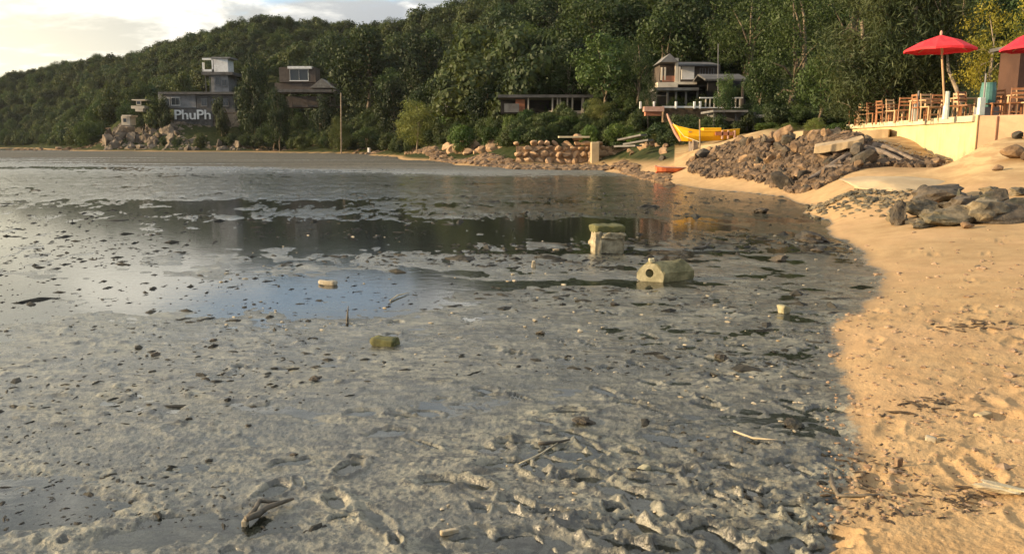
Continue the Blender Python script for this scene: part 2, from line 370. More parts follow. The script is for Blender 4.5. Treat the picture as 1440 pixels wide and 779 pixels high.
# ------------------------------------------------------------------ terrain: one height function for shore, beach and hill
def U(px): return (px - CX) / F
CP = []
def cp(px, Y, z): CP.append((U(px), math.log(Y), z))
SHORE = [(1180, 779), (1195, 700), (1200, 600), (1185, 520), (1190, 450), (1235, 385), (1200, 345), (1160, 308), (1145, 290), (1050, 272),
         (960, 262), (900, 247), (860, 238), (720, 236), (640, 229), (560, 218), (450, 214), (340, 212.6), (200, 212.2), (130, 211.6)]
for px, py in SHORE:
    Y = gnd(px, py).y; cp(px, Y, .0)
    if py > 270: cp(px - 90, Y, -.12); cp(px - 350, Y, -.3)
    else: cp(px - 10, Y * .82, -.15)
for a in [(1180, 1.6, 0), (1440, 1.6, .06), (1800, 1.6, .15), (1440, 3, .07), (1320, 3.5, .035), (1800, 3, .22), (1440, 5, .10), (1800, 5, .3), (1440, 8, .17), (1320, 8, .07), (1320, 11, .13), (1440, 11, .22), (1700, 10, .4), (2100, 5, .6),
          (1250, 12.5, .10), (1250, 15, .26), (1440, 13.5, .42), (1380, 14.0, .42), (1440, 15.5, .75), (1440, 18, 1.2), (1440, 20.5, 1.62), (1440, 22.5, 1.80), (1380, 16.5, .8), (1380, 19, 1.15), (1380, 22, 1.62), (1345, 15, .45),
          (1340, 19, .80), (1335, 23, 1.02), (1320, 26.5, 1.08), (1700, 14, 1.1), (1700, 18, 1.8), (1700, 24, 2.1), (2000, 20, 2.1), (1250, 17.5, .50), (1240, 20, .70), (1250, 24, .95), (1180, 15, .05), (1180, 18, .35), (1160, 22, .35),
          (1120, 24.5, .12), (1160, 25.5, .9), (1130, 29, 1.62), (1190, 26.5, 1.55), (1220, 26, 1.2), (1060, 31.5, 1.55), (1060, 29, .5), (1000, 35, 1.15), (1000, 32, .35), (1100, 34, 1.7), (1200, 33, 1.5), (960, 37, .5), (960, 40, 1.0),
          (900, 46, .7), (900, 52, 1.3), (800, 58, .3), (800, 62, 1.9), (740, 62, 1.9), (860, 60, 1.6), (640, 80, 1.2), (640, 86, 2.2), (560, 120, 1.0), (450, 165, 1.0), (340, 185, 1.2), (340, 195, 5),
          (200, 190, 1.0), (150, 192, .8), (190, 200, 6.5), (215, 202, 8.3), (240, 205, 9.5), (300, 203, 11.5), (300, 215, 14), (250, 215, 10), (170, 215, 7), (120, 205, .4), (120, 225, 1.5), (100, 240, .5), (100, 300, 5),
          (0, 235, -.25), (-200, 200, -.25), (-200, 270, -.25), (60, 225, -.2), (60, 300, -.1), (0, 320, 0), (-300, 320, 0), (0, 420, 23.5), (100, 400, 28), (-300, 460, 20), (-300, 600, 15), (0, 600, 20),
          (200, 380, 34), (250, 360, 38), (350, 330, 41.5), (400, 320, 43), (470, 310, 35), (560, 290, 36), (620, 275, 39), (700, 255, 42), (800, 240, 52), (1000, 220, 68), (1200, 200, 76), (1440, 200, 80), (1700, 200, 85),
          (200, 290, 14), (300, 270, 19), (350, 230, 16), (450, 200, 13), (560, 150, 8), (560, 200, 14), (450, 250, 23), (640, 110, 6), (640, 150, 12), (640, 200, 22), (780, 72, 3.2), (780, 100, 9), (780, 160, 24),
          (940, 62, 3.6), (940, 85, 8), (940, 130, 24), (1000, 42, 1.6), (1000, 50, 2.2), (1100, 36, 2.2), (1100, 46, 2.5), (1100, 62, 5), (1100, 100, 19), (1300, 31, 2.1), (1300, 46, 2.3), (1300, 62, 5.5), (1300, 100, 22),
          (1440, 31, 2.15), (1440, 46, 2.3), (1440, 70, 8), (1440, 100, 22), (1700, 35, 2.2), (1700, 60, 5), (1700, 100, 18), (2300, 30, 2.2), (2300, 10, 1.0), (2300, 80, 10), (2300, 200, 60),
          (500, 600, 30), (900, 600, 45), (1300, 600, 60), (1800, 600, 60), (200, 600, 25), (-900, 30, -.4), (-900, 100, -.4), (-900, 300, -.3), (-900, 600, -.3), (-500, 2, -.4), (-900, 8, -.4),
          (0, 2, -.4), (0, 10, -.4), (0, 40, -.4), (0, 100, -.35), (500, 3, -.4), (500, 20, -.4), (500, 60, -.35), (800, 2, -.4), (800, 20, -.3)]: cp(*a)
CPA = np.array(CP); CS = np.array([1.6, 1.0])
def _phi(r2): return np.where(r2 > 1e-12, .5 * r2 * np.log(np.maximum(r2, 1e-12)), 0)
def tps_fit():
    P = CPA[:, :2] * CS; n = len(P)
    K = _phi(((P[:, None] - P[None]) ** 2).sum(-1)) + np.eye(n) * 2e-4
    Q = np.hstack([np.ones((n, 1)), P]); A = np.zeros((n + 3, n + 3)); A[:n, :n] = K; A[:n, n:] = Q; A[n:, :n] = Q.T
    # large hill heights are compressed so that they do not ripple into the flat shore
    z = np.sign(CPA[:, 2]) * np.log1p(np.abs(CPA[:, 2]) / 1.5)
    return np.linalg.solve(A, np.concatenate([z, np.zeros(3)])), P
TW, TP = tps_fit()
def land_uv(u, v):
    u = np.asarray(u, float); v = np.asarray(v, float); sh = u.shape; u = u.ravel() * CS[0]; v = v.ravel() * CS[1]
    out = np.empty(u.size); st = 60000
    for i in range(0, u.size, st):
        a = u[i:i + st, None] - TP[None, :, 0]; b = v[i:i + st, None] - TP[None, :, 1]
        out[i:i + st] = _phi(a * a + b * b) @ TW[:-3] + TW[-3] + TW[-2] * u[i:i + st] + TW[-1] * v[i:i + st]
    z = np.sign(out) * np.expm1(np.minimum(np.abs(out), 5)) * 1.5
    return z.reshape(sh)
def land(X, Y):
    Y = np.maximum(np.asarray(Y, float), 1.0); return land_uv(np.asarray(X, float) / Y, np.log(Y))
def pits():
    """footprints and hollows in the mud: x, y, half length, half width, angle, depth, rim"""
    rnd = random.Random(4); P = []
    for px, py, L, W, a, d in [(700, 655, .11, .045, .2, .03), (620, 680, .10, .05, 0, .03), (890, 740, .13, .035, -.75, .04), (1000, 755, .12, .035, -.8, .04), (820, 752, .11, .03, -.7, .035), (1050, 690, .08, .03, -.7, .03),
                               (970, 668, .07, .03, 1.2, .03), (510, 582, .09, .06, .1, .02), (385, 690, .07, .05, 1.2, .03), (545, 610, .10, .05, .3, .02), (490, 660, .08, .04, 1.1, .03), (940, 620, .14, .06, -.6, .02),
                               (1410, 608, .13, .06, -.25, .035), (1310, 634, .05, .03, -.3, .02), (860, 690, .16, .06, -.8, .025), (1170, 640, .08, .03, -.6, .02), (1100, 600, .07, .03, 0, .02), (740, 770, .16, .10, .1, .03),
                               (640, 770, .15, .08, .2, .02), (200, 760, .18, .08, .1, .02), (60, 720, .30, .16, 0, .03), (960, 540, .1, .05, .2, .02)]:
        p = gnd(px, py); P.append((p.x, p.y, L, W, a, d))
    for i in range(260):
        px = rnd.uniform(300, 1180); py = 779 - 340 * rnd.random() ** 1.3
        if px < 650 and rnd.random() < .75: continue
        p = gnd(px, py); P.append((p.x, p.y, rnd.uniform(.04, .11), rnd.uniform(.018, .045), rnd.uniform(-1.2, .4), rnd.uniform(.014, .030) * (1.25 if px > 680 else 1)))
    for i in range(46):
        px = rnd.uniform(1215, 1440); py = 779 - 420 * rnd.random() ** 1.1; p = gnd(px, py)
        P.append((p.x, p.y, rnd.uniform(.07, .13), rnd.uniform(.035, .055), rnd.uniform(.2, 1.6), rnd.uniform(.008, .018)))
    return P
PITS = pits()
POOLS = [(480, 425, 1.6, .4, .008), (330, 402, 3.2, .6, .016), (90, 430, 3.4, .8, .014), (790, 645, .30, .16, .02), (20, 700, .32, .3, .022), (640, 565, .6, .2, .005), (560, 385, 1.2, .4, .014), (60, 310, 14, 6, .012), (300, 330, 10, 3, .008),
         (300, 740, .35, .10, .02), (860, 355, 2.2, .22, .02), (790, 398, 1.5, .14, .02), (640, 325, 6, 3, .006), (900, 320, 6, 2.5, .006)]
def mud_height(X, Y, cell):
    """tidal flat: hummocks, worm casts, wet hollows; cell = grid spacing, finer octaves fade out"""
    def amp(wl): return sst(wl / cell, 1.2, 3.0)
    near = sst(Y, 9.0, 4.0)
    z = .0040 + .004 * near
    wx = X + .10 * fbm(X, Y, 2.2, 2, 91); wy = Y + .10 * fbm(X, Y, 2.2, 2, 95)
    z = z + .010 * fbm(wx * .55, wy, 1.1, 3, 3)
    z = z + .0105 * fbm(wx * .6 + wy * .12, wy, 4.0, 3, 11) * amp(.25)
    rid = 1 - np.abs(fbm(wx * .62 + wy * .30, wy, 7.5, 3, 23)) * 3.2
    z = z + .0045 * np.clip(rid, -1.2, .55) * amp(.14) * (.35 + .65 * sst(fbm(X, Y, .8, 3, 57), -.25, .3))
    z = z + (.0055 + .001 * sst(X / Y, -.1, .25)) * fbm(wx * .8 + wy * .2, wy, 19.0, 3, 31) * amp(.06)
    z = z + .0048 * fbm(X, Y, 42.0, 2, 37) * amp(.025)
    lum = vnoise(X * 11, Y * 11, 71); z = z + .012 * sst(lum, .78, .95) * amp(.1) * sst(fbm(X, Y, .6, 2, 77), -.25, .35)
    # mud standing out of the film of water towards the far shore
    yb = 44 + (X < 0) * np.clip(-X, 0, 200) * .9
    z = z + .09 * sst(Y / yb, .75, 1.15)
    mid = sst(Y, 10, 15) * (1 - sst(Y / yb, .7, 1.0))
    z = z + .014 * sst(Y, 6, 12) * fbm(X * 1.0 + .4 * Y, Y * .28, 3.2, 3, 67) + .014 * sst(Y, 8, 14) * fbm(X, Y * .22, 7.0, 3, 69)
    z = z - .045 * sst(Y / yb, .8, 1.1) * (1 - sst(Y / yb, 1.5, 2.2)) * np.clip(fbm(X * .12, Y, .16, 3, 83) * 2.2 + .45, 0, 1.6) + .007 * mid + .012 * mid * fbm(X * .4, Y, .30, 3, 63)
    z = z + .035 * sst(Y, 38, 60) * fbm(X * .12, Y, .35, 4, 87)
    z = z - .22 * sst(Y, 204, 220) * sst(-X / Y, .50, .56)
    for (px, py, rx, ry, d) in POOLS:
        p = gnd(px, py); q = ((X - p.x) / rx) ** 2 + ((Y - p.y) / ry) ** 2
        z = z - d * np.exp(-q * q)
    return z
def apply_pits(X, Y, z):
    for (x0, y0, L, W, a, d) in PITS:
        m = (np.abs(X - x0) < L * 2.2) & (np.abs(Y - y0) < L * 2.2)
        if not m.any(): continue
        dx = X[m] - x0; dy = Y[m] - y0; c, s_ = math.cos(a), math.sin(a)
        q = ((dx * c + dy * s_) / L) ** 2 + ((-dx * s_ + dy * c) / W) ** 2
        q = q * (1 + .5 * fbm(X[m], Y[m], 16, 2, 5))
        z[m] += -d * np.exp(-q ** 1.5) + d * .42 * np.exp(-(np.sqrt(np.maximum(q, 0)) - 1.55) ** 2 / .10) * (.5 + .8 * vnoise(X[m] * 25, Y[m] * 25, 8))
    return z
def ground_z(X, Y, cell=.01, detail=True):
    X = np.asarray(X, float); Y = np.asarray(Y, float)
    L = land(X, Y)
    mz = mud_height(X, Y, cell)
    wob = .05 * fbm(X, Y, 1.3, 3, 41) * sst(Y, 30, 5)
    lr = np.where(L < .6, L, L + np.minimum((L - .6) * .05, 1.0) * fbm(X, Y, .05, 3, 43))
    small = (.008 * fbm(X, Y, 3.0, 3, 45) + .007 * fbm(X, Y, 14.0, 3, 47) * sst(.07 / cell, 1.2, 3) + .003 * fbm(X, Y, 55.0, 2, 49) * sst(.02 / cell, 1.2, 3))
    small = small + .05 * fbm(X * .8, Y, .9, 3, 53) * sst(L, .25, .9)
    lz = lr + small + .012
    t = sst(L + wob * .6, -.035, .05)
    # footprints and churned grains in dry sand
    z = mz * (1 - t) + np.maximum(lz, .004) * t
    if detail: z = apply_pits(X, Y, z)
    return z, L, t
def gz(x, y): return float(ground_z(np.array([x]), np.array([y]), .02)[0][0])
def lz(x, y): return float(land(np.array([x]), np.array([y]))[0])

def build_ground():
    us = np.linspace(-.70, .70, 960); side = .70 + np.cumsum(np.linspace(.004, .06, 34)); us = np.concatenate([-side[::-1], us, side])
    ys = [1.25]
    while ys[-1] < 620: y = ys[-1]; ys.append(y + min(y * y * .00092, y * .018, 4.0) if y > 2.2 else y + .03)
    ys = np.array(ys); nu, ny = len(us), len(ys)
    UU, YY = np.meshgrid(us, ys); XX = UU * YY
    # the land function is smooth: evaluate on a coarser lattice and interpolate
    su = np.unique(np.r_[np.arange(0, nu, 6), nu - 1]); sy = np.unique(np.r_[np.arange(0, ny, 3), ny - 1])
    Lc = land_uv(*np.meshgrid(us[su], np.log(ys[sy])))
    tmp = np.array([np.interp(us, us[su], r) for r in Lc]); L = np.array([np.interp(np.log(ys), np.log(ys[sy]), tmp[:, j]) for j in range(nu)]).T
    cell = np.maximum(np.gradient(ys)[:, None] * np.ones(nu)[None] * .55, YY * .0016)
    global land; old = land
    land = lambda X, Y: L if np.shape(X) == L.shape else old(X, Y)
    z, _, t = ground_z(XX, YY, cell); land = old
    print('ground grid', nu, ny)
    idx = np.arange(nu * ny).reshape(ny, nu)
    Q = np.stack([idx[:-1, :-1], idx[:-1, 1:], idx[1:, 1:], idx[1:, :-1]], -1).reshape(-1, 4)
    def fm(A): return (A[:-1, :-1] + A[:-1, 1:] + A[1:, 1:] + A[1:, :-1]).reshape(-1) / 4
    Lf = fm(L); Yf = fm(YY); Uf = fm(UU)
    soil = sst(L, 2.0, 2.6) * sst(YY, 24, 34) + sst(YY, 37, 46) * sst(L, .25, .9) * (UU < .20) + sst(YY, 36, 60) * sst(L, .4, 1.4) * (UU < .35) + sst(YY, 50, 66) * sst(L, .05, .3); soil = np.clip(soil, 0, 1)
    sf = fm(soil)
    V = np.stack([XX, YY, z], -1).reshape(-1, 3)
    cls = np.where(Lf < -.01, 0, np.where(sf > .5, 2, 1))
    for k, name in enumerate(('mudflat', 'beach', 'hillside')):
        q = Q[cls == k]; used = np.unique(q); remap = np.zeros(len(V), np.int32); remap[used] = np.arange(len(used))
        me = npmesh(name, V[used], remap[q], M['ground'], True)
        for an, arr in (('sand', t), ('soil', soil)):
            a = me.attributes.new(an, 'FLOAT', 'POINT'); a.data.foreach_set('value', arr.reshape(-1)[used].astype(np.float32))
        tag(link(name, me), kind='structure')
build_ground()
# film of water lying in the hollows of the flat, and the open sea beyond
def sheet(name, x0, x1, y0, y1, z, m, label=None):
    me = npmesh(name, [(x0, y0, z), (x1, y0, z), (x1, y1, z), (x0, y1, z)], [(0, 1, 2, 3)], m); return tag(link(name, me), kind='structure')
sheet('water', -900, 60, .6, 620, .0, M['water'])
def sea_mat():
    m, s = mat('open_sea'); pos = s.n('ShaderNodeNewGeometry').outputs['Position']
    b = s.n('ShaderNodeBump', None, Strength=.5, Distance=.2, Height=s.noise(pos, .5, 4, .6))
    p = s.n('ShaderNodeBsdfPrincipled', None, Base_Color=(.05, .08, .08), Roughness=.12, Normal=b); finish(s, p); return m
M['sea'] = sea_mat()
sheet('sea', -6000, 6000, 619, 15000, -.3, M['sea'])
sheet('seabed', -6000, 6000, -60, 15000, -1.4, M['ground'])
# ------------------------------------------------------------------ rock meshes (shared)
import bmesh
def rock_mesh(name, seed, sub, m, flat=.75, rough=.22, cuts=6, smooth=False, long=1.0):
    bm = bmesh.new(); bmesh.ops.create_icosphere(bm, subdivisions=sub, radius=.5)
    rnd = random.Random(seed); V = np.array([v.co[:] for v in bm.verts])
    for _ in range(cuts):
        n = np.array([rnd.gauss(0, 1) for _ in range(3)]); n /= np.linalg.norm(n); h = rnd.uniform(.20, .36)
        d = V @ n; k = d > h; V[k] -= np.outer((d[k] - h) * .985, n)
    nn = fbm(V[:, 0] + V[:, 2] * .7, V[:, 1] + V[:, 2] * .5 + 3, 2.6, 3, seed) * rough + fbm(V[:, 0] - V[:, 2], V[:, 1] + V[:, 2], 8, 2, seed + 9) * rough * .3
    V *= (1 + nn)[:, None]
    V *= np.array([long, 1, flat]); V[:, 2] = np.maximum(V[:, 2], -.28)
    for v, c in zip(bm.verts, V): v.co = c
    me = bpy.data.meshes.new(name); bm.to_mesh(me); bm.free(); me.materials.append(m)
    me.polygons.foreach_set('use_smooth', [smooth] * len(me.polygons)); return me
def rockset(m, tagname, n=6, sub=2, **k): return [rock_mesh('rock_' + tagname, 10 * i + 3, sub, m, **k) for i in range(n)]
RK = {'tan': rockset(M['rock'], 'tan', 8, 2, cuts=14, rough=.05), 'dark': rockset(M['rockdark'], 'dark', 6, 2, cuts=14, rough=.06), 'moss': rockset(M['rockmoss'], 'moss', 5, 3, flat=.6, rough=.4, cuts=3),
      'orange': rockset(M['rockorange'], 'orange', 6, 2, flat=.85), 'cliff': rockset(M['cliff'], 'cliff', 6, 3, flat=1.15, rough=.4, cuts=9), 'blob': rockset(M['rockdark'], 'blob', 5, 3, flat=.62, rough=.5, cuts=2)}
rr = random.Random(77)
def rock(kind, p, size, label, group=None, rz=None, sc=(1, 1, 1), tilt=.25, sink=.15, name='rock', cat='rock'):
    me = rr.choice(RK[kind]); o = link(name, me)
    o.rotation_euler = (rr.uniform(-tilt, tilt), rr.uniform(-tilt, tilt), rr.uniform(0, 6.28) if rz is None else rz)
    o.scale = (size * sc[0], size * sc[1], size * sc[2]); o.location = (p[0], p[1], p[2] + size * sc[2] * (.28 - sink))
    return tag(o, label, cat, group)
def on(px, Y, dz=0.0):
    x = U(px) * Y; return Vector((x, Y, gz(x, Y) + dz))

# jetty of broken rock: outline given as bottom and top depth along the width of the heap
pile = [(945, 36.5, 39.5), (1000, 31.2, 37.0), (1060, 28.2, 33.5), (1110, 24.8, 31.0), (1150, 23.2, 29.6), (1190, 23.6, 28.0), (1230, 24.2, 27.0), (1300, 23.6, 25.6)]
pa = np.array(pile)
cnt = 0
for i in range(118):
    px = rr.uniform(974, 1215) if i < 96 else rr.uniform(1200, 1312)
    t = rr.random(); Y = np.interp(px, pa[:, 0], pa[:, 1]) * (1 - t) + np.interp(px, pa[:, 0], pa[:, 2]) * t
    s_ = rr.uniform(.30, .68) * (.8 if px > 1215 else 1)
    if i % 11 == 0: s_ *= 1.7
    k = 'tan' if rr.random() < .55 else 'dark'
    zn = ('at the left tip of the rock heap' if px < 1010 else 'in the rock heap below the long pale ledge' if px < 1120 else 'in the rock heap under the tilted slab' if px < 1200 else 'among the roots on the right of the rock heap')
    lb = ('large ' if s_ > .66 else 'small ' if s_ < .44 else 'mid-sized ') + ('brown' if k == 'tan' else 'blackish') + ' angular rock ' + ('low ' if t < .35 else 'high ' if t > .7 else '') + zn
    rock(k, on(px, Y), s_ * Y / 27, lb, 'rocks heaped below the terrace wall', sc=(1.25, rr.uniform(.5, .9), rr.uniform(.5, 1.2)), tilt=.9, sink=.02)
# rubble between them
def scatter_stuff(name, pts, sizes, m, label, cat, sub=1, seed=5, aniso=1.0, rects=False):
    """one joined object of small lumps"""
    if rects:
        base = []; b0 = np.array([(x, y, z) for z in (-.5, .5) for y in (-.5, .5) for x in (-.5, .5)]); f0 = np.array([(0, 2, 3), (0, 3, 1), (4, 5, 7), (4, 7, 6), (0, 1, 5), (0, 5, 4), (2, 6, 7), (2, 7, 3), (0, 4, 6), (0, 6, 2), (1, 3, 7), (1, 7, 5)])
    else:
        bm = bmesh.new(); bmesh.ops.create_icosphere(bm, subdivisions=sub, radius=.5); b0 = np.array([v.co[:] for v in bm.verts]); f0 = np.array([[v.index for v in f.verts] for f in bm.faces]); bm.free()
    g = np.random.default_rng(seed); n = len(pts); P = np.array(pts); S = np.array(sizes)
    a = g.uniform(0, 6.28, n); ca, sa = np.cos(a), np.sin(a)
    V = b0[None] * (1 + g.uniform(-.30, .30, (n, len(b0), 1))) * S[:, None, :]
    X = V[..., 0] * ca[:, None] - V[..., 1] * sa[:, None]; Yv = V[..., 0] * sa[:, None] + V[..., 1] * ca[:, None]
    V = np.stack([X, Yv, V[..., 2]], -1) + P[:, None, :]
    Fc = f0[None] + (np.arange(n) * len(b0))[:, None, None]
    me = npmesh(name, V.reshape(-1, 3), Fc.reshape(-1, 3), m)
    o = link(name, me); return tag(o, label, cat, kind='stuff')
def many_z(xs, ys): return ground_z(np.array(xs), np.array(ys), np.array(ys) * .003)[0]
g = np.random.default_rng(12)
n = 3300; px = g.uniform(968, 1312, n); t = g.random(n); Y = np.interp(px, pa[:, 0], pa[:, 1]) * (1 - t) + np.interp(px, pa[:, 0], pa[:, 2]) * t
X = U(px) * Y; z = many_z(X, Y); s_ = g.uniform(.12, .42, n)
scatter_stuff('rubble', np.stack([X, Y, z + .04], -1), np.stack([s_, s_ * g.uniform(.5, 1, n), s_ * g.uniform(.5, 1, n)], -1), M['rubble'], 'small broken rubble filling the heap below the terrace wall', 'rubble', 1, 7)
# tilted slabs on the heap
def slab_obj(name, px0, px1, py0, py1, Y0, depth, th, m, label, cat, tilt=(0, 0), ang=None, jit=.05):
    a, b = at(px0, py0, Y0), at(px1, py1, Y0 if ang is None else ang)
    rn = random.Random(int(px0)); n_ = 9; top = []
    d = (b - a); dn = Vector((-d.y, d.x, 0)).normalized()
    if dn.y < 0: dn = -dn
    front = [a + d * (i / n_) + Vector((0, rn.uniform(-jit, jit), rn.uniform(-jit, jit) * .5)) for i in range(n_ + 1)]
    back = [a + d * (i / n_) + dn * depth * rn.uniform(.9, 1.1) + Vector((0, 0, tilt[0] * depth)) for i in range(n_ + 1)]
    mb = MB(); N = n_ + 1
    V = front + back + [v + Vector((rn.uniform(-jit, jit) * .5, rn.uniform(0, jit), -th * rn.uniform(.8, 1.2))) for v in front] + [v - Vector((0, 0, th)) for v in back]
    f = []
    for i in range(n_):
        f += [[i, i + 1, N + i + 1, N + i], [2 * N + i, 3 * N + i, 3 * N + i + 1, 2 * N + i + 1], [i, 2 * N + i, 2 * N + i + 1, i + 1], [N + i, N + i + 1, 3 * N + i + 1, 3 * N + i]]
    f += [[0, N, 3 * N, 2 * N], [n_, 2 * N + n_, 3 * N + n_, N + n_]]
    mb.poly(V, f); o = mb.build(name, m, origin=(a + b) / 2, bevel=.015); return tag(o, label, cat)
slab_obj('concrete_slab', 1146, 1216, 207, 194, 25.9, 1.5, .26, M['slab'], 'thick tan slab tilted on top of the rock heap, dark gap beneath it', 'slab', (.06, 0), ang=25.4)
slab_obj('concrete_slab', 985, 1130, 205, 184, 36.5, 2.5, .55, M['slab'], 'long pale concrete ledge behind the rock heap, right of the yellow boat', 'slab', (.02, 0), ang=33.5)
slab_obj('concrete_slab', 1165, 1250, 187, 182, 31.5, 2.0, .5, M['slab'], 'pale broken concrete ledge at the left foot of the yellow wall', 'slab', (.02, 0), ang=30.5)
# roots and weathered logs on the right half of the heap
for i, (a, b, c, r) in enumerate([((1215, 208, 25.6), (1265, 226, 24.6), (1300, 240, 23.8), .10), ((1205, 215, 25.4), (1170, 232, 24.9), (1135, 252, 24.4), .09), ((1220, 222, 25.0), (1245, 236, 24.2), (1290, 243, 23.7), .08), ((1190, 226, 25.0), (1215, 230, 24.7), (1250, 244, 24.0), .07), ((1160, 236, 24.8), (1205, 238, 24.4), (1235, 246, 24.0), .07), ((1228, 205, 25.8), (1262, 215, 25.2), (1308, 232, 24.0), .09)]):
    p = [at(*a), at(*b), at(*c)]; q = [p[0], (p[0] + p[1]) / 2 + Vector((0, 0, .06)), p[1], (p[1] + p[2]) / 2 + Vector((0, 0, -.04)), p[2]]
    o = MB().tube(q, [r * 1.2, r, r * .9, r * .8, r * .4], 7).build('driftwood_log', M['root'], origin=q[2]); tag(o, 'grey brown driftwood root twisting down the right side of the rock heap', 'driftwood', 'driftwood roots on the rock heap')

# smooth pale ramp of old concrete between the heap and the dark rocks
me_ = rock_mesh('flat_rock', 61, 4, M['slab'], flat=.20, rough=.16, cuts=5, smooth=True)
p = on(1240, 18.9); o = link('flat_rock', me_, None, (p.x, p.y, p.z + .02)); o.scale = (3.1, 2.6, 1.5); o.rotation_euler = (.06, -.04, .35); tag(o, 'smooth low tan slab of rock between the rock heap and the dark weathered rocks', 'rock')
# dark weathered rocks at the right
darks = [(1265, 318, 14.6, .42, .55, 1.5, 'blob', 'upright black rock standing alone at the left end of the dark rocks'), (1300, 300, 15.2, .55, 1.3, .8, 'moss', 'pale topped rock behind the upright black rock'),
         (1322, 290, 16.4, .75, 1.4, .7, 'blob', 'purplish dark rock at the back of the dark rocks'), (1295, 278, 16.8, .45, .8, 1.1, 'blob', 'small dark knob of rock at the back left of the dark rocks'),
         (1345, 322, 13.9, .80, 1.25, .55, 'moss', 'broad rock with a black hollow front, left of the long ledge'), (1384, 322, 13.9, .72, .9, .8, 'moss', 'rock with a pale yellow left face leaning on the long ledge'),
         (1426, 321, 13.8, .95, 1.3, .55, 'blob', 'long low dark ledge of rock at the right edge of the photo'), (1352, 298, 15.0, .55, 1.0, .8, 'blob', 'dark green rock in the middle of the cluster'),
         (1374, 300, 15.4, .5, 1.2, .7, 'dark', 'reddish brown rock behind the long ledge'), (1400, 300, 15.2, .5, 1.0, .9, 'blob', 'dark spiky rock behind the long ledge'),
         (1320, 316, 14.3, .5, 1.2, .6, 'moss', 'olive flat rock between the upright rock and the broad rock'), (1348, 277, 15.8, .26, .5, 1.9, 'rock2', 'thin brown fin of rock pointing up'),
         (1412, 256, 18.6, .62, 1.0, .9, 'tan', 'brown boulder resting on the sand bank above the dark rocks'), (1436, 262, 18.2, .4, 1.0, .9, 'tan', 'small brown rock at the right edge of the sand bank'),
         (1398, 268, 17.6, .3, 1.0, .7, 'tan', 'little tan stone beside the boulder on the sand bank'), (1300, 326, 13.9, .3, 1.2, .6, 'moss', 'flat pale stone in front of the dark rocks'), (1362, 331, 13.3, .22, 1.3, .7, 'tan', 'small pale stone lying at the foot of the broad hollow rock')]
RK['log'] = [rock_mesh('driftwood', 71, 3, M['driftwood'], flat=.42, rough=.75, cuts=7, long=3.4)]; RK['rock2'] = RK['dark']; RK['flat'] = rockset(M['rockmoss'], 'flat', 5, 3, flat=.45, rough=.45, cuts=8)
for px, py, Y, s_, sx, sz, k, lb in darks:
    p = on(px, Y * (.955 if Y < 17 else 1)); rock(k, p, s_ * 1.18, lb, sc=(sx, .8, sz), rz=rr.uniform(-.4, .4), tilt=.15, sink=.05)
for i in range(24):
    px = rr.uniform(1262, 1445); Y = rr.uniform(13.2, 15.6); rock(rr.choice(['flat', 'flat', 'tan', 'dark']), on(px, Y), rr.uniform(.16, .45), 'smaller weathered rock among the dark rocks at the right', 'smaller rocks among the dark rocks', sc=(rr.uniform(1, 1.6), 1, rr.uniform(.6, 1.2)), tilt=.5)
# strand line of pebbles and weed between heap and dark rocks
n = 420; px = g.uniform(1135, 1275, n); Y = np.interp(px, [1135, 1190, 1275], [19.5, 18.4, 16.4]) + g.normal(0, .75, n); X = U(px) * Y; z = many_z(X, Y); s_ = g.uniform(.05, .2, n)
scatter_stuff('strand_pebbles', np.stack([X, Y, z + .01], -1), np.stack([s_, s_ * .7, s_ * .5], -1), M['rockmoss'], 'strand line of olive pebbles and weed above the mud edge', 'pebbles', 1, 17)

def ray_land(px, py, Y0=150, Y1=300):
    Y = np.linspace(Y0, Y1, 400); a = at(px, py, 1.0); z = CAMH + (a.z - CAMH) * Y; L = land(a.x * Y, Y); k = np.nonzero(L > z)[0]
    i = k[0] if len(k) else 399
    return Vector((a.x * Y[i], Y[i], max(L[i], .1)))
n = 420; px = g.uniform(1228, 1325, n); Y = np.interp(px, [1228, 1325], [27.6, 25.8]) + g.normal(0, .5, n); X = U(px) * Y; z = many_z(X, Y); s_ = np.exp(g.normal(0, .5, n)) * .10
scatter_stuff('plaster_rubble', np.stack([X, Y, z + .02], -1), np.stack([s_, s_ * .8, s_ * .5], -1), M['slab'], 'pale plaster and stone rubble lying along the foot of the yellow wall', 'rubble', 1, 107)
# far shore boulders in front of the trees
def shore_pt(px, k=1.02): 
    py = np.interp(px, [s[0] for s in SHORE[::-1]], [s[1] for s in SHORE[::-1]]); Y = gnd(px, py).y * k; return Vector((U(px) * Y, Y, 0))
for i in range(44):
    px = rr.uniform(60, 620) if i < 32 else rr.uniform(620, 935); k = rr.uniform(.985, 1.06); p = shore_pt(max(px, 130), k)
    p.x = U(px) * p.y; p.z = max(lz(p.x, p.y), 0.03)
    kind = ('tan' if rr.random() < .65 else 'dark')
    s_ = rr.uniform(.5, 1.5) * (p.y / 150) ** .9 * (1 if px > 340 else 1.15)
    rock(kind, p, s_, 'pale boulder on the far shoreline below the trees' if px > 345 else 'pale boulder at the foot of the headland', 'boulders along the far shoreline' if px > 345 else 'boulders at the foot of the headland', sc=(rr.uniform(1, 1.7), 1, rr.uniform(.5, .95)))
n = 5200; px = np.where(g.random(n) < .45, g.uniform(20, 940, n), g.uniform(520, 940, n)); py = np.interp(px, [s[0] for s in SHORE[::-1]], [s[1] for s in SHORE[::-1]]); Y = CAMH * F / (py - 203) * g.uniform(.93, 1.05, n); Y = np.where(px < 130, 205 + g.normal(0, 4, n), Y)
X = U(px) * Y; z = np.maximum(many_z(X, Y), 0); s_ = g.uniform(.12, .55, n) * (Y / 150) ** .55 * np.where(g.random(n) < .22, 2.4, 1)
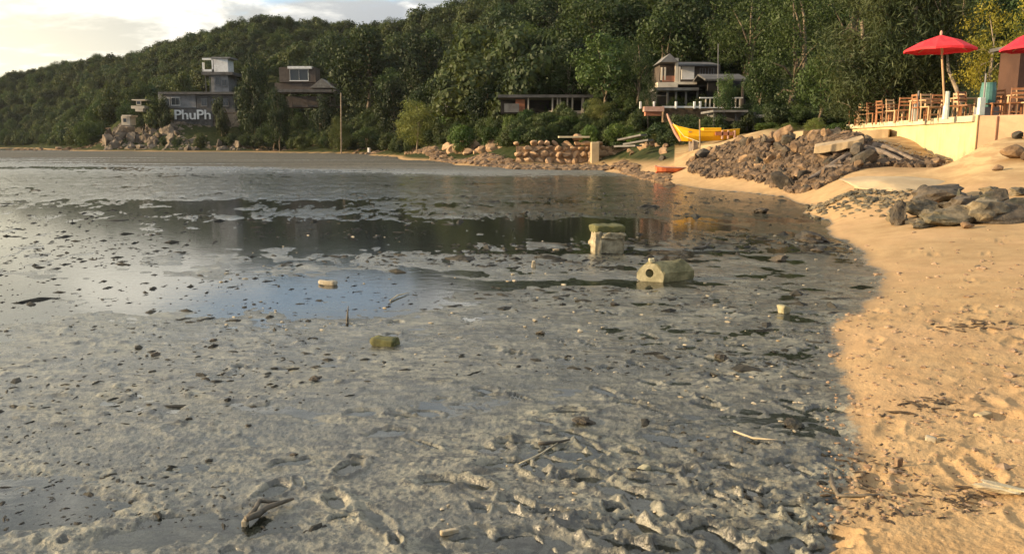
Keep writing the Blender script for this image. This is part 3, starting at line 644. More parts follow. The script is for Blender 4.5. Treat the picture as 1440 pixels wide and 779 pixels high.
scatter_stuff('shore_stones', np.stack([X, Y, z], -1), np.stack([s_ * 1.3, s_, s_ * .6], -1), M['rock'], 'scatter of small stones along the far shoreline', 'stones', 1, 27)
# headland cliff rocks
for i in range(84):
    px = rr.uniform(150, 348) if i % 2 else rr.uniform(155, 245); 
    top = np.interp(px, [150, 190, 240, 300, 348], [200, 155, 150, 165, 165]); py = rr.uniform(top, 210)
    p = ray_land(px, py)
    if 232 < px < 312 and p.z > at(px, 172, 196).z - 2.2: continue
    lab = 'tall weathered rock of the cliff below the white lettering' if px > 235 else 'tan weathered rock on the left side of the headland'
    rock('cliff', p, (rr.uniform(2.2, 4.6) if px < 240 else rr.uniform(2.4, 5.0)) * (1.0 if py > 175 else .8), ('tall ' if i % 3 == 0 else 'squat ' if i % 3 == 1 else 'split ') + lab.replace('tall ', '') + (', near the waterline' if py > 192 else ''), 'cliff rocks of the headland', sc=(rr.uniform(.5, 1), .8, rr.uniform(.6, 1.1)), tilt=.3, sink=.2)
n = 1900; px = g.uniform(148, 350, n); topc = np.interp(px, [148, 190, 240, 300, 350], [196, 160, 172, 172, 165]); py = topc + (212 - topc) * g.random(n); P3 = np.array([ray_land(a, b)[:] for a, b in zip(px[:900], py[:900])]); s_ = np.exp(g.normal(0, .45, len(P3))) * .95
scatter_stuff('cliff_rubble', P3, np.stack([s_, s_ * .8, s_ * .9], -1), M['cliff'], 'broken rock and boulders covering the foot of the headland', 'rubble', 1, 117)
# orange rock heap on the middle shore (620-700)
for i in range(20):
    px = rr.uniform(618, 716); Y = np.interp(px, [618, 716], [83, 66]) + rr.uniform(-1.5, 2.5); p = Vector((U(px) * Y, Y, 0)); p.z = max(lz(p.x, p.y), .02)
    rock('orange', p, rr.uniform(.7, 1.9), 'reddish tan rock in the low heap left of the ruined stone wall', 'reddish rocks left of the ruined stone wall', sc=(1, 1, rr.uniform(.7, 1.1)), tilt=.4)
for i in range(14):
    px = rr.uniform(862, 935); Y = np.interp(px, [862, 935], [60, 45]) + rr.uniform(-2, 3); p = Vector((U(px) * Y, Y, 0)); p.z = max(lz(p.x, p.y), .02)
    rock(rr.choice(['tan', 'dark', 'orange']), p, rr.uniform(.3, .9), 'brown rock between the ruined stone wall and the orange dinghy', 'rocks between the ruined wall and the dinghy', tilt=.4)

# ruined stone sea wall, each stone a part
def seawall():
    Y = 57.5; a = at(720, 236, Y); r_ = root('stone_sea_wall', (a.x, Y, 0), 'ruined sea wall of big orange stones at the water edge with bushes growing above', 'wall')
    core = MB(); x0, x1 = at(722, 200, Y).x, at(892, 200, Y).x
    core.span(x0 + .2, x1, Y + .25, Y + 1.5, -.1, 1.45).build('wall_core', M['rock'], r_)
    rn = random.Random(9); z = .0; row = 0
    meshes = [rock_mesh('wall_stone', 200 + i, 2, M['rockorange'], flat=1.0, rough=.2, cuts=9) for i in range(6)]
    while z < 2.1:
        h = rn.uniform(.34, .62) if row else .7; x = x0 + rn.uniform(0, .3)
        while x < x1 - .3:
            wd = rn.uniform(.4, .95)
            top = 2.15 - .55 * abs(math.sin(x * 1.3 + .6)) - (.7 if x > x1 - 2.4 else 0)
            if z + h * .5 < top:
                o = link('stone', rn.choice(meshes), r_); o.location = Vector((x + wd / 2, Y + .2 + z * .12 + rn.uniform(-.12, .12), z + h / 2)) - r_.location
                o.scale = (wd * 1.18, .75, h * 1.2); o.rotation_euler = (rn.uniform(-.5, .5), rn.uniform(-.5, .5), rn.uniform(-.6, .6))
            x += wd
        z += h * .9; row += 1
    pl = MB(); b = at(838, 236, Y - .4); pl.span(b.x - .38, b.x + .20, Y - .7, Y + .1, -.1, 1.75).build('pillar', M['slab'], r_, bevel=.05)
    c0, c1 = at(786, 193, Y), at(829, 193, Y); MB().span(c0.x, c1.x, Y - .1, Y + 1.2, c0.z - .05, c0.z + .07).build('ledge', M['coping'], r_)
seawall()
# orange dinghy
def dinghy():
    Y = 36.6; a, b = at(922, 249, Y), at(972, 249, Y); L = b.x - a.x; c = Vector(((a.x + b.x) / 2, Y, max(lz((a.x + b.x) / 2, Y), .1)))
    r_ = root('dinghy', c, 'small orange red dinghy lying on the sand left of the rock heap', 'boat')
    mb = MB(); secs = []; N = 9
    for i in range(N):
        t = i / (N - 1); x = c.x - L / 2 + L * t; w_ = .34 * math.sin(math.pi * min(1, .18 + t * .95)) ** .6 + .03; h = .26 + .08 * (1 - t) ** 3
        secs.append([(x, c.y - w_, c.z + h), (x, c.y - w_ * .75, c.z + .1), (x, c.y, c.z + .02), (x, c.y + w_ * .75, c.z + .1), (x, c.y + w_, c.z + h), (x, c.y + w_ - .05, c.z + h), (x, c.y, c.z + .12), (x, c.y - w_ + .05, c.z + h)])
    V = [p for s_ in secs for p in s_]; f = [[i * 8 + k, i * 8 + (k + 1) % 8, (i + 1) * 8 + (k + 1) % 8, (i + 1) * 8 + k] for i in range(N - 1) for k in range(8)]
    f += [list(range(8)), [(N - 1) * 8 + k for k in range(8)][::-1]]
    mb.poly(V, f).build('hull', M['orange_paint'], r_)
    MB().span(c.x - .1, c.x + .06, c.y - .3, c.y + .3, c.z + .27, c.z + .30).build('seat', M['orange_paint'], r_)
    MB().tube([s_[0] for s_ in secs], .03, 6).build('gunwale', M['pink_paint'], r_); MB().tube([s_[4] for s_ in secs], .03, 6).build('gunwale', M['pink_paint'], r_)
dinghy()
# yellow long boat
def longboat():
    Y = 43.0; r0 = at(985, 199, Y); r_ = root('wooden_boat', r0, 'bright yellow wooden boat with a tall upturned prow standing ashore above the rocks', 'boat')
    def pt(px, py, dy): return at(px, py, Y) + Vector((0, dy, 0))
    st = [(946, 176, 196, .05), (953, 179, 198.5, .22), (966, 182.5, 199, .40), (982, 185, 199, .5), (1000, 185.5, 198.5, .52), (1015, 184.5, 197.5, .5), (1026, 183.5, 196.5, .44), (1038, 182.5, 194.5, .3)]
    secs = []
    for i, (px, t, b, w_) in enumerate(st):
        shift = 14 if i == 0 else (5 if i == 1 else 0)
        secs.append([pt(px, t, -w_), pt(px + shift * .5, (t + b) / 2, -w_ * .9), pt(px + shift, b, -w_ * .45), pt(px + shift, b, w_ * .45), pt(px + shift * .5, (t + b) / 2, w_ * .9), pt(px, t, w_), pt(px, t + 1, w_ * .85), pt(px + shift * .7, b - 3, 0), pt(px, t + 1, -w_ * .85)])
    V = [p for s_ in secs for p in s_]; n_ = 9; f = [[i * n_ + k, i * n_ + (k + 1) % n_, (i + 1) * n_ + (k + 1) % n_, (i + 1) * n_ + k] for i in range(len(st) - 1) for k in range(n_)]
    f += [list(range(n_)), [(len(st) - 1) * n_ + k for k in range(n_)][::-1]]
    h = MB().poly(V, f).build('hull', M['yellow_paint'], r_, smooth=False)
    MB().tube([pt(957, 198, 0), pt(950, 188, 0), pt(944, 175, 0), pt(940, 166, 0), pt(938, 160, 0)], [.09, .08, .07, .06, .04], 6).build('prow', M['pink_paint'], r_)
    for sg in (0, 5): MB().tube([s_[sg] + Vector((0, 0, .02)) for s_ in secs], .035, 6).build('gunwale', M['yellow_paint'] if sg == 0 else M['pink_paint'], r_)
    for k_, m_ in ((.30, 'boat_strake'), (.62, 'boat_strake')): MB().tube([s_[0].lerp(s_[2], k_) + Vector((0, -.02, 0)) for s_ in secs], .012, 4).build('strake', M['wood_orange'], r_)  # thin wooden strakes marking the planks of the hull
    MB().tube([secs[0][0] + Vector((0, 0, .1)), at(962, 192, Y - 1.2), at(984, 200, 40.6)], .012, 5).build('rope', M['coping'], r_)
    a, b = at(987, 180, Y), at(1012, 186, Y); MB().span(a.x, b.x, Y - .35, Y + .35, b.z, a.z).build('cabin', M['yellow_paint'], r_, bevel=.02)
    a, b = at(1006, 184, Y - .54), at(1030, 194, Y - .54); MB().span(a.x, b.x, Y - .60, Y - .50, b.z + .12, b.z + .30).build('rubbing_strake', M['terracotta'], r_)
    for px in (968, 982, 1018, 1028): p = pt(px, 186, 0); MB().span(p.x - .09, p.x + .09, Y - .42, Y + .42, p.z - .02, p.z + .03).build('thwart', M['wood_pale'], r_)
    for px in (975, 1024): p = pt(px, 203, 0); zz = lz(p.x, Y); MB().span(p.x - .12, p.x + .12, Y - .6, Y + .6, zz - .1, pt(px, 197.5, 0).z).build('prop_block', M['root'], r_)
    for px in (1012, 1020, 1029): p = pt(px, 190, -.55); MB().box(p, (.1, .1, .45)).build('fender', M['pink_paint'], r_, bevel=.02)
longboat()
p = at(984, 215, 40.5); q = at(984, 168, 40.5); p.z = lz(p.x, 40.5)
tag(MB().tube([p, q], .035, 6).build('mooring_pole', M['barkpale'], origin=p), 'thin pale pole standing in front of the yellow boat', 'pole')
# ------------------------------------------------------------------ trees
def leaves(P, Nrm, size, rg, aspect=.6, droop=0.0):
    """a leaf quad at each point"""
    n = len(P); d = rg.normal(size=(n, 3)); d = d - Nrm * (d * Nrm).sum(1)[:, None] * .85
    if droop: d = d * (1 - droop) + np.array([0, 0, -1.0]) * droop
    d /= np.linalg.norm(d, axis=1)[:, None]
    nr = Nrm + rg.normal(size=(n, 3)) * .45; s_ = np.cross(d, nr); s_ /= np.linalg.norm(s_, axis=1)[:, None] + 1e-9
    L = (size * rg.uniform(.6, 1.3, n))[:, None]; W = L * aspect
    V = np.stack([P - d * L * .5, P + s_ * W * .5 + d * L * .05, P + d * L * .5, P - s_ * W * .5 + d * L * .05], 1).reshape(-1, 3)
    return V
def crown_pts(rg, clumps, per, spread, flat=.8):
    C = []; N = []
    for c, r in clumps:
        n = int(per * r * r); v = rg.normal(size=(n, 3)); v /= np.linalg.norm(v, axis=1)[:, None]
        rad = r * (1 - spread * rg.random(n) ** 1.6)
        rad = rad * (1 + .22 * np.sin(v[:, 0] * 5 + c[0] * 9) * np.cos(v[:, 1] * 6 + c[2] * 7))
        p = v * rad[:, None] * np.array([1, 1, flat]) + np.array(c); C.append(p); N.append(v)
    return np.concatenate(C), np.concatenate(N)
def make_clumps(rg, n, W, H, r0, r1, z0=.35, egg=.15):
    """clump centres through an egg-shaped crown volume of unit tree height"""
    out = []
    for i in range(n):
        for _ in range(30):
            v = rg.uniform(-1, 1, 3)
            if np.dot(v, v) < 1: break
        zc = (z0 + 1) / 2; h = (1 - z0) / 2
        k = 1 - egg * (v[2] + 1)
        out.append(((v[0] * W / 2 * k * .8, v[1] * W / 2 * k * .8, zc + v[2] * h * .85), rg.uniform(r0, r1)))
    return out
def crown_mesh(name, seed, m, n=34, W=.85, r=(.09, .19), z0=.3, per=11000, leaf=.030, aspect=.6, droop=0.0, spread=.55, flat=.8, egg=.15):
    rg = np.random.default_rng(seed); cl = make_clumps(rg, n, W, 1, r[0], r[1], z0, egg)
    P, N = crown_pts(rg, cl, per, spread, flat); V = leaves(P, N, leaf, rg, aspect, droop)
    me = npmesh(name, V, np.arange(len(V)).reshape(-1, 4), m); me['nclump'] = n
    return me, cl
def trunk_mesh(name, cl, seed, m, th=.022, lean=.06, limbs=9, forks=1):
    rn = random.Random(seed); mb = MB()
    base = [Vector((0, 0, -.05)), Vector((rn.uniform(-lean, lean) * .4, 0, .15)), Vector((rn.uniform(-lean, lean), rn.uniform(-lean, lean), .36)), Vector((rn.uniform(-lean, lean), rn.uniform(-lean, lean), .62)), Vector((0, 0, .82))]
    mb.tube(base, [th * 1.35, th, th * .8, th * .5, th * .2], 8)
    for c, r in rn.sample(cl, min(limbs, len(cl))):
        c = Vector(c); s_ = base[1].lerp(base[3], rn.uniform(.1, .9)); mid = s_.lerp(c, .5) + Vector((0, 0, .03)); mb.tube([s_, mid, c], [th * .45, th * .3, th * .1], 5)
    me = bpy.data.meshes.new(name); me.from_pydata([tuple(v) for v in mb.v], [], mb.f); me.materials.append(m); me.polygons.foreach_set('use_smooth', [True] * len(me.polygons)); return me
SPEC = {'round': [crown_mesh('crown_round', 100 + i, M['leaf'], n=30, W=.95, z0=.22, per=9000, leaf=.034) for i in range(3)],
        'dark': [crown_mesh('crown_dark', 200 + i, M['leafdark'], n=34, W=.9, z0=.15, per=9500, leaf=.034) for i in range(2)],
        'bush': [crown_mesh('crown_bush', 300 + i, M['leafbright'], n=20, W=1.3, z0=.05, per=7000, leaf=.05, r=(.14, .26)) for i in range(2)],
        'olive': [crown_mesh('crown_olive', 400, M['leafolive'], n=60, W=.86, z0=.03, per=19000, leaf=.026, r=(.07, .15), aspect=.3, egg=.28)],
        'brown': [crown_mesh('crown_brown', 500, M['leafbrown'], n=30, W=1.9, z0=.55, per=9000, leaf=.03, r=(.09, .16), flat=.45)],
        'yellow': [crown_mesh('crown_yellow', 600, M['leafyellow'], n=60, W=.62, z0=.12, per=13000, leaf=.020, r=(.05, .10), spread=.8, aspect=.45, droop=.3)],
        'bigdark': [crown_mesh('crown_broad', 700 + i, M['leaf'], n=95, W=.95, z0=.06, per=17000, leaf=.017, r=(.05, .11), droop=.2) for i in range(2)],
        'hill': [crown_mesh('crown_hill', 800 + i, M['leafhill'], n=13, W=.95, z0=.05, per=3300, leaf=.075, r=(.17, .30)) for i in range(4)]}
SHAPES = {}
for k, L_ in SPEC.items(): SHAPES[k] = [(c, trunk_mesh('trunk_' + k, cl, 7 + i, M['barkpale'] if k in ('yellow', 'olive') else M['bark'], th=.012 if k in ('bush', 'olive', 'yellow') else .02)) for i, (c, cl) in enumerate(L_)]
tr = random.Random(21)
def tree(kind, x, y, h, w_, label, group=None, name='tree', cat='tree', idx=None, dz=0.0, trunk=True, rz=None):
    c, t = SHAPES[kind][(tr.randrange(len(SHAPES[kind])) if idx is None else idx)]
    r_ = empty(name, (x, y, lz(x, y) - .1 + dz), label, cat, group, tr.uniform(0, 6.28) if rz is None else rz); r_.scale = (w_, w_, h)
    link('crown', c, r_)
    if trunk: link('trunk', t, r_)
    return r_
def tree_px(kind, px, Y, top, wpx, label, group=None, base=None, **k):
    x = U(px) * Y; z0 = lz(x, Y) + k.get('dz', 0); h = at(px, top, Y).z - z0; wm = wpx / F * Y
    bw = {'round': 1.05, 'dark': 1.0, 'bush': 1.5, 'olive': .92, 'brown': 2.0, 'yellow': .68, 'bigdark': 1.02, 'hill': 1.1}[kind]
    return tree(kind, x, Y, max(h, .5) * .96, wm / bw, label, group, **k)
HERO = [('olive', 588, 96, 131, 104, 'bushy olive green willow-like tree standing alone at the water edge', {}), ('olive', 482, 132, 156, 46, 'small sparse olive tree around the thin pale pole', {}),
        ('dark', 365, 182, 66, 66, 'very dark dense tree right beside the white tower', {}), ('dark', 418, 196, 78, 60, 'dark tree behind the small grey house with a picture window', {}),
        ('dark', 520, 158, 26, 150, 'huge dark dense tree filling the shade left of centre', {}), ('dark', 602, 140, 36, 110, 'tall dark tree behind the olive willow-like tree', {}),
        ('dark', 455, 178, 66, 80, 'dark tree behind the pale pole and small olive tree', {}), ('dark', 398, 158, 118, 46, 'dark tree hiding the left side of the grey hill house', {}), ('dark', 462, 156, 128, 44, 'low dark tree below the right end of the hill house', {}), ('dark', 555, 128, 100, 80, 'dark low tree at left behind the olive willow-like tree', {}),
        ('round', 662, 118, 56, 100, 'dark green round tree left of the brownish spreading tree', {}), ('brown', 712, 96, 98, 84, 'brownish orange flat-topped tree above the low pavilion', {}),
        ('round', 772, 108, 44, 120, 'bright sunlit green tree above the pavilion', {}), ('round', 848, 68, 36, 130, 'large round green tree left of the gabled house', {}), ('bigdark', 892, 66, 34, 90, 'dark green tree immediately left of the gabled house', {}),
        ('round', 968, 100, 20, 110, 'tree rising behind the gabled house', {}), ('bigdark', 1045, 68, -50, 175, 'tall dark leafy tree behind the sheds right of the gabled house', {'idx': 0}), ('bigdark', 1105, 50, -75, 200, 'huge dark green tree towering behind the rock heap', {'idx': 1}),
        ('yellow', 1366, 30.5, -30, 112, 'yellow green tree with thin pale trunk behind the red umbrella', {}), ('yellow', 1425, 36, -40, 90, 'yellow green tree behind the brown hut at the right edge', {}),
        ('bigdark', 1330, 50, -90, 190, 'dark tree in the background behind the red umbrella', {}), ('bigdark', 1440, 48, -80, 170, 'dark tree behind the brown hut', {}), ('bigdark', 1190, 62, -100, 190, 'dark background tree behind the feathery casuarina', {}), ('bigdark', 1250, 75, -100, 200, 'far dark tree above the terrace', {}),
        ('hill', 241, 194, 134, 24, 'leafy tree between the windows and the letters of the headland house', {}), ('hill', 318, 192, 128, 24, 'leafy tree against the right end of the headland house', {}), ('hill', 222, 195, 128, 30, 'leafy tree at the left end of the headland house', {}), ('hill', 268, 212, 96, 34, 'pale green tree left of the white tower', {}), ('hill', 356, 192, 120, 30, 'green tree at the right foot of the white tower', {}),
        ('olive', 840, 64, 132, 66, 'light olive bush in front of the round tree beside the white posts', {}), ('round', 1145, 42, 60, 90, 'green tree leaning behind the pale ledges', {}), ('round', 1012, 50, 96, 50, 'narrow dark tree hiding the right half of the gabled house', {}), ('bigdark', 908, 60, 90, 40, 'dark tree at the left edge of the gabled house', {}), ('round', 1062, 53, 70, 74, 'green tree in front of the dark open shelter', {})]
for k, px, Y, top, wpx, lb, kw in HERO: tree_px(k, px, Y, top, wpx, lb, **kw)
BUSH = [(742, 69, 146, 44, 'bush in front of the pavilion below its dark roof'), (716, 70, 150, 36, 'small bush hiding the left end of the pavilion'), (968, 55.6, 140, 34, 'bush against the balustrade below the gabled house'), (650, 76, 168, 60, 'green bush above the reddish rocks'), (690, 72, 165, 56, 'green bush right of the reddish rocks'), (722, 68, 168, 50, 'bush above the left end of the ruined sea wall'), (755, 66, 160, 60, 'sunlit bush above the ruined sea wall'),
        (792, 64, 158, 56, 'sunlit bush below the white posts of the pavilion'), (640, 92, 150, 60, 'tall bush left of the low pavilion'), (668, 86, 150, 50, 'bush below the brownish spreading tree'), (828, 60, 168, 40, 'bush behind the pillar of the ruined wall'),
        (868, 58, 160, 60, 'olive bush right of the pillar'), (900, 54, 176, 60, 'low bush left of the yellow boat'), (925, 50, 184, 50, 'low dark bush beneath the prow of the yellow boat'), (1070, 39, 168, 60, 'bush behind the pale ledges'), (1105, 36, 172, 60, 'twiggy bush right behind the pale ledge'),
        (1140, 37, 160, 50, 'bush left of the feathery casuarina'), (1170, 36, 166, 46, 'low bush at the left end of the yellow wall'), (965, 52, 178, 50, 'bush behind the yellow boat'), (390, 168, 165, 60, 'dark bush on the shore below the grey house'), (430, 160, 180, 50, 'dark bush left of the pale pole'), (520, 135, 178, 60, 'dark bush right of the pale pole')]
for px, Y, top, wpx, lb in BUSH: tree_px('round' if px < 560 else ('bush' if px < 830 else tr.choice(['bush', 'olive', 'round'])), px, Y, top, wpx, lb, name='bush', cat='bush')
# feathery casuarina: long drooping needle sprays on real limbs
def casuarina(px, Y, top, wpx, label, trunk_px, seed, nlimb=70, per=190):
    x = U(px) * Y; z0 = lz(x, Y); r_ = root('casuarina_tree', (x, Y, z0 - .1), label, 'tree'); rn = random.Random(seed); rg = np.random.default_rng(seed)
    ztop = at(px, top, Y).z; W = wpx / F * Y / 2; tb = MB(); P = []; N = []
    for tpx in trunk_px:
        pts = [at(a, b, Y + c) for a, b, c in tpx]; pts[0].z = lz(pts[0].x, pts[0].y) - .1; tb.tube(pts, [.13 * (1 - .75 * i / len(pts)) + .02 for i in range(len(pts))], 8)
    for i in range(nlimb):
        t = rn.random(); z = z0 + 1.4 + (ztop - z0 - 1.4) * t; wr = W * (.35 + .75 * math.sin(math.pi * min(1, .22 + t * .72))) * rn.uniform(.5, 1.05)
        a = rn.uniform(0, 6.28); s_ = Vector((x + rn.uniform(-.4, .4), Y + rn.uniform(-.4, .4), z - rn.uniform(.5, 1.2))); e = Vector((x + math.cos(a) * wr, Y + math.sin(a) * wr * .8, z + rn.uniform(-.1, .6)))
        mid = s_.lerp(e, .55) + Vector((0, 0, rn.uniform(.1, .4))); tb.tube([s_, mid, s_.lerp(e, .8)], [.028, .016, .006], 4, False)
        u_ = rg.random(per); q = np.outer((1 - u_) ** 2, s_) + np.outer(2 * u_ * (1 - u_), mid) + np.outer(u_ ** 2, e)
        k = u_ > .3; q = q[k] + rg.normal(size=(k.sum(), 3)) * np.array([.28, .28, .22]) ; P.append(q)
    tb.build('trunk', M['barkpale'], r_, smooth=True)
    P = np.concatenate(P); P[:, 2] -= .15; V = leaves(P, rg.normal(size=P.shape), .30, rg, .13, .35)
    me = npmesh('crown', V - np.array(r_.location), np.arange(len(V)).reshape(-1, 4), M['leafneedle']); link('crown', me, r_)
casuarina(1232, 33.5, -60, 185, 'feathery grey green casuarina tree with curved pale trunk beside the terrace', [[(1262, 168, 0), (1257, 140, 0), (1246, 118, 0), (1228, 105, 0), (1215, 80, 0), (1212, 30, 0)], [(1262, 150, 0), (1270, 128, 0), (1278, 90, 0), (1272, 40, 0)]], 5, 190, 330)
casuarina(1300, 32.5, -50, 75, 'thin feathery casuarina with straight pale trunk just left of the umbrella pole', [[(1294, 168, 0), (1290, 130, 0), (1284, 80, 0), (1288, 10, 0)]], 6, 70, 260)
tr_p = [at(1352, 160, 31), at(1345, 125, 31.2), at(1334, 100, 31.5), at(1330, 60, 32)]; 
tag(MB().tube(tr_p, [.10, .08, .06, .03], 8).build('bare_trunk', M['barkpale'], origin=tr_p[0]), 'slender pale leaning trunk right of the umbrella pole', 'tree trunk')
tr_p = [at(1190, 178, 34), at(1215, 150, 34), at(1160, 172, 33.5)]
# hillside woodland: trees that can be told apart are objects, the far mass is one instanced object
def skyline_spacing(Y): return np.clip(2.6 + Y * .011, 3.4, 7.0)
def forest():
    rg = np.random.default_rng(31); pts = []; 
    n = 90000; u = rg.uniform(-.80, .80, n); v = np.exp(rg.uniform(np.log(52), np.log(520), n) ); L = land_uv(u, np.log(v))
    X = u * v; order = np.argsort(v)
    # keep clear: shore, headland terraces, houses
    pxv = u * F + CX
    elev = (L - CAMH) / v * F          # pixels above the horizon
    ok = (L > np.where(v > 200, .9, 3.2))
    ok &= ~((pxv > 225) & (pxv < 338) & (v < 216) & (v > 185) & (L < 14.5)); ok &= ~((pxv > 140) & (pxv < 350) & (v < 212) & (L < 10) & (rg.random(n) > .02)); ok &= ~((pxv > 150) & (pxv < 232) & (v < 208) & (L < 7.5)) 
    ok &= ~((pxv > 905) & (pxv < 1035) & (v < 70)); ok &= ~((pxv > 385) & (pxv < 470) & (v > 160) & (v < 188)); ok &= ~((pxv > 640) & (v < 76)); ok &= ~((pxv > 1180) & (v < 62))
    grid = {}; keep = []
    for i in order[ok[order]] if False else rg.permutation(np.nonzero(ok)[0]):
        s_ = float(skyline_spacing(v[i])) * (.82 if v[i] < 250 else .50); 
        gx, gy = int(X[i] // 8), int(v[i] // 8); c = False
        for a in (-1, 0, 1):
            for b in (-1, 0, 1):
                for j in grid.get((gx + a, gy + b), ()):
                    if (X[j] - X[i]) ** 2 + (v[j] - v[i]) ** 2 < s_ * s_: c = True; break
                if c: break
            if c: break
        if not c: grid.setdefault((gx, gy), []).append(i); keep.append(i)
    keep = np.array(keep); near = keep[np.argsort(v[keep])]
    infr = [i for i in near if abs(pxv[i] - 720) < 740 and elev[i] < 215]
    ind = infr[:200]; s_ind = set(ind); rest = [i for i in near if i not in s_ind]
    lab = {0: 'tree on the wooded slope above the headland', 1: 'tree on the dark wooded slope left of centre', 2: 'tree on the wooded slope above the pavilion', 3: 'tree on the wooded slope above the gabled house', 4: 'tree on the wooded slope behind the terrace'}
    for i in ind:
        z_ = 0 if pxv[i] < 345 else 1 if pxv[i] < 620 else 2 if pxv[i] < 880 else 3 if pxv[i] < 1060 else 4
        h = (rg.uniform(4.5, 7.5) if rg.random() < .6 else rg.uniform(7.5, 11)) * (1 if v[i] < 160 else .85); kind = 'round' if rg.random() < .45 else ('dark' if rg.random() < .4 else 'hill')
        el = 'low ' if elev[i] < 70 else 'halfway up ' if elev[i] < 135 else 'high up '
        ad = {'round': 'round green ', 'dark': 'dark dense ', 'hill': 'pale lumpy '}[kind] + ('small ' if h < 5.4 else '')
        tree(kind, X[i], v[i], h, h * rg.uniform(.85, 1.15), ad + lab[z_].replace(' on the', ' ' + el + 'on the'), lab[z_].replace('tree', 'trees'), dz=-.8)
    R_ = np.array(rest); P = np.stack([X[R_], v[R_], L[R_] - .9], -1); print('forest', len(keep), len(R_))
    me = bpy.data.meshes.new('forest'); me.vertices.add(len(P)); me.vertices.foreach_set('co', P.astype(np.float32).ravel())
    a = me.attributes.new('tree_size', 'FLOAT', 'POINT'); a.data.foreach_set('value', (skyline_spacing(v[R_]) * rg.choice([.75, 1.0, 1.2, 1.6, 1.9], len(R_), p=[.2, .3, .25, .18, .07]) * np.where(v[R_] > 260, .72, 1)).astype(np.float32))
    o = link('forest', me); tag(o, 'dense green woodland covering the far hillside up to the skyline', 'woodland', kind='stuff')
    ng = bpy.data.node_groups.new('forest_nodes', 'GeometryNodeTree'); ng.interface.new_socket('Geometry', in_out='INPUT', socket_type='NodeSocketGeometry'); ng.interface.new_socket('Geometry', in_out='OUTPUT', socket_type='NodeSocketGeometry')
    N_ = ng.nodes; Lk = ng.links; gi = N_.new('NodeGroupInput'); go = N_.new('NodeGroupOutput'); jn = N_.new('GeometryNodeJoinGeometry')
    srcs = []
    for c, t in SHAPES['hill'] + SHAPES['round'][:2]:
        src = next((ob for ob in col.objects if ob.data is c), None)
        if src is None: continue
        oi = N_.new('GeometryNodeObjectInfo'); oi.inputs['Object'].default_value = src; oi.inputs['As Instance'].default_value = True; oi.transform_space = 'ORIGINAL'; Lk.new(oi.outputs['Geometry'], jn.inputs[0]); srcs.append(src)
    ip = N_.new('GeometryNodeInstanceOnPoints'); ip.inputs['Pick Instance'].default_value = True
    Lk.new(gi.outputs[0], ip.inputs['Points']); Lk.new(jn.outputs[0], ip.inputs['Instance'])
    rv = N_.new('FunctionNodeRandomValue'); rv.data_type = 'FLOAT_VECTOR'; rv.inputs[0].default_value = (-.12, -.12, 0); rv.inputs[1].default_value = (.12, .12, 6.28); Lk.new(rv.outputs[0], ip.inputs['Rotation'])
    na = N_.new('GeometryNodeInputNamedAttribute'); na.data_type = 'FLOAT'; na.inputs[0].default_value = 'tree_size'; Lk.new(na.outputs[0], ip.inputs['Scale'])
    Lk.new(ip.outputs[0], go.inputs[0]); md = o.modifiers.new('forest', 'NODES'); md.node_group = ng
forest()
def undergrowth():
    rg = np.random.default_rng(61); n = 9000; u = rg.uniform(-.66, .44, n); v = np.exp(rg.uniform(np.log(38), np.log(185), n)); L = land_uv(u, np.log(v)); px = u * F + CX
    k = (L > np.where(v > 95, .35, 1.35)) & (v < 62 + (px < 1000) * 120 + (px < 620) * 100); k &= ~((px > 925) & (px < 1075) & (v > 41.5) & (v < 45.5)); k &= ~((px > 900) & (px < 1060) & (v > 52) & (v < 60)); k &= ~((px > 700) & (px < 835) & (v > 69) & (v < 76)); k &= ~((px > 950) & (v < 41.5)); k &= ~((px > 140) & (px < 350) & (v > 160) & (rg.random(n) > .15))
    k &= rg.random(n) < np.clip(v / 95, .25, 1)
    u, v, L = u[k], v[k], L[k]; P = np.stack([u * v, v, L - .15], -1); print('undergrowth', len(P))
    me = bpy.data.meshes.new('undergrowth'); me.vertices.add(len(P)); me.vertices.foreach_set('co', P.astype(np.float32).ravel())
    a = me.attributes.new('tree_size', 'FLOAT', 'POINT'); a.data.foreach_set('value', (rg.uniform(.7, 1.3, len(P)) * (.6 + v * .013)).astype(np.float32))
    o = link('undergrowth', me); tag(o, 'dark green undergrowth covering the ground between houses and trees', 'undergrowth', kind='stuff'); o.modifiers.new('undergrowth', 'NODES').node_group = bpy.data.node_groups['forest_nodes']
undergrowth()

# ------------------------------------------------------------------ buildings
def bx(mb, px0, px1, py0, py1, Y, d, dy=0.0):
    a, b = at(px0, py0, Y), at(px1, py1, Y); mb.span(a.x, b.x, Y + dy, Y + dy + d, b.z, a.z); return mb
def part(name, m, r_, boxes, Y, d, dy=0.0, bevel=0):
    mb = MB()
    for q in boxes: bx(mb, *q, Y, d, dy)
    return mb.build(name, M[m], r_, bevel=bevel)
def window(r_, px0, px1, py0, py1, Y, fm='white', dy=-.05, mull=1, fw=.9):
    f = MB(); bx(f, px0, px1, py0, py0 + fw, Y, .12, dy); bx(f, px0, px1, py1 - fw, py1, Y, .12, dy + .004); bx(f, px0, px0 + fw, py0 + fw, py1 - fw, Y, .12, dy); bx(f, px1 - fw, px1, py0 + fw, py1 - fw, Y, .12, dy)
    for i in range(mull): c = px0 + (px1 - px0) * (i + 1) / (mull + 1); bx(f, c - fw * .35, c + fw * .35, py0 + fw, py1 - fw, Y, .11, dy + .002)
    o = f.build('window', M[fm], r_); g_ = MB(); bx(g_, px0 + fw * .5, px1 - fw * .5, py0 + fw * .5, py1 - fw * .5, Y, .03, dy + .06); g2 = g_.build('pane', M['glass'], o, origin=ORG[r_.name]); return o
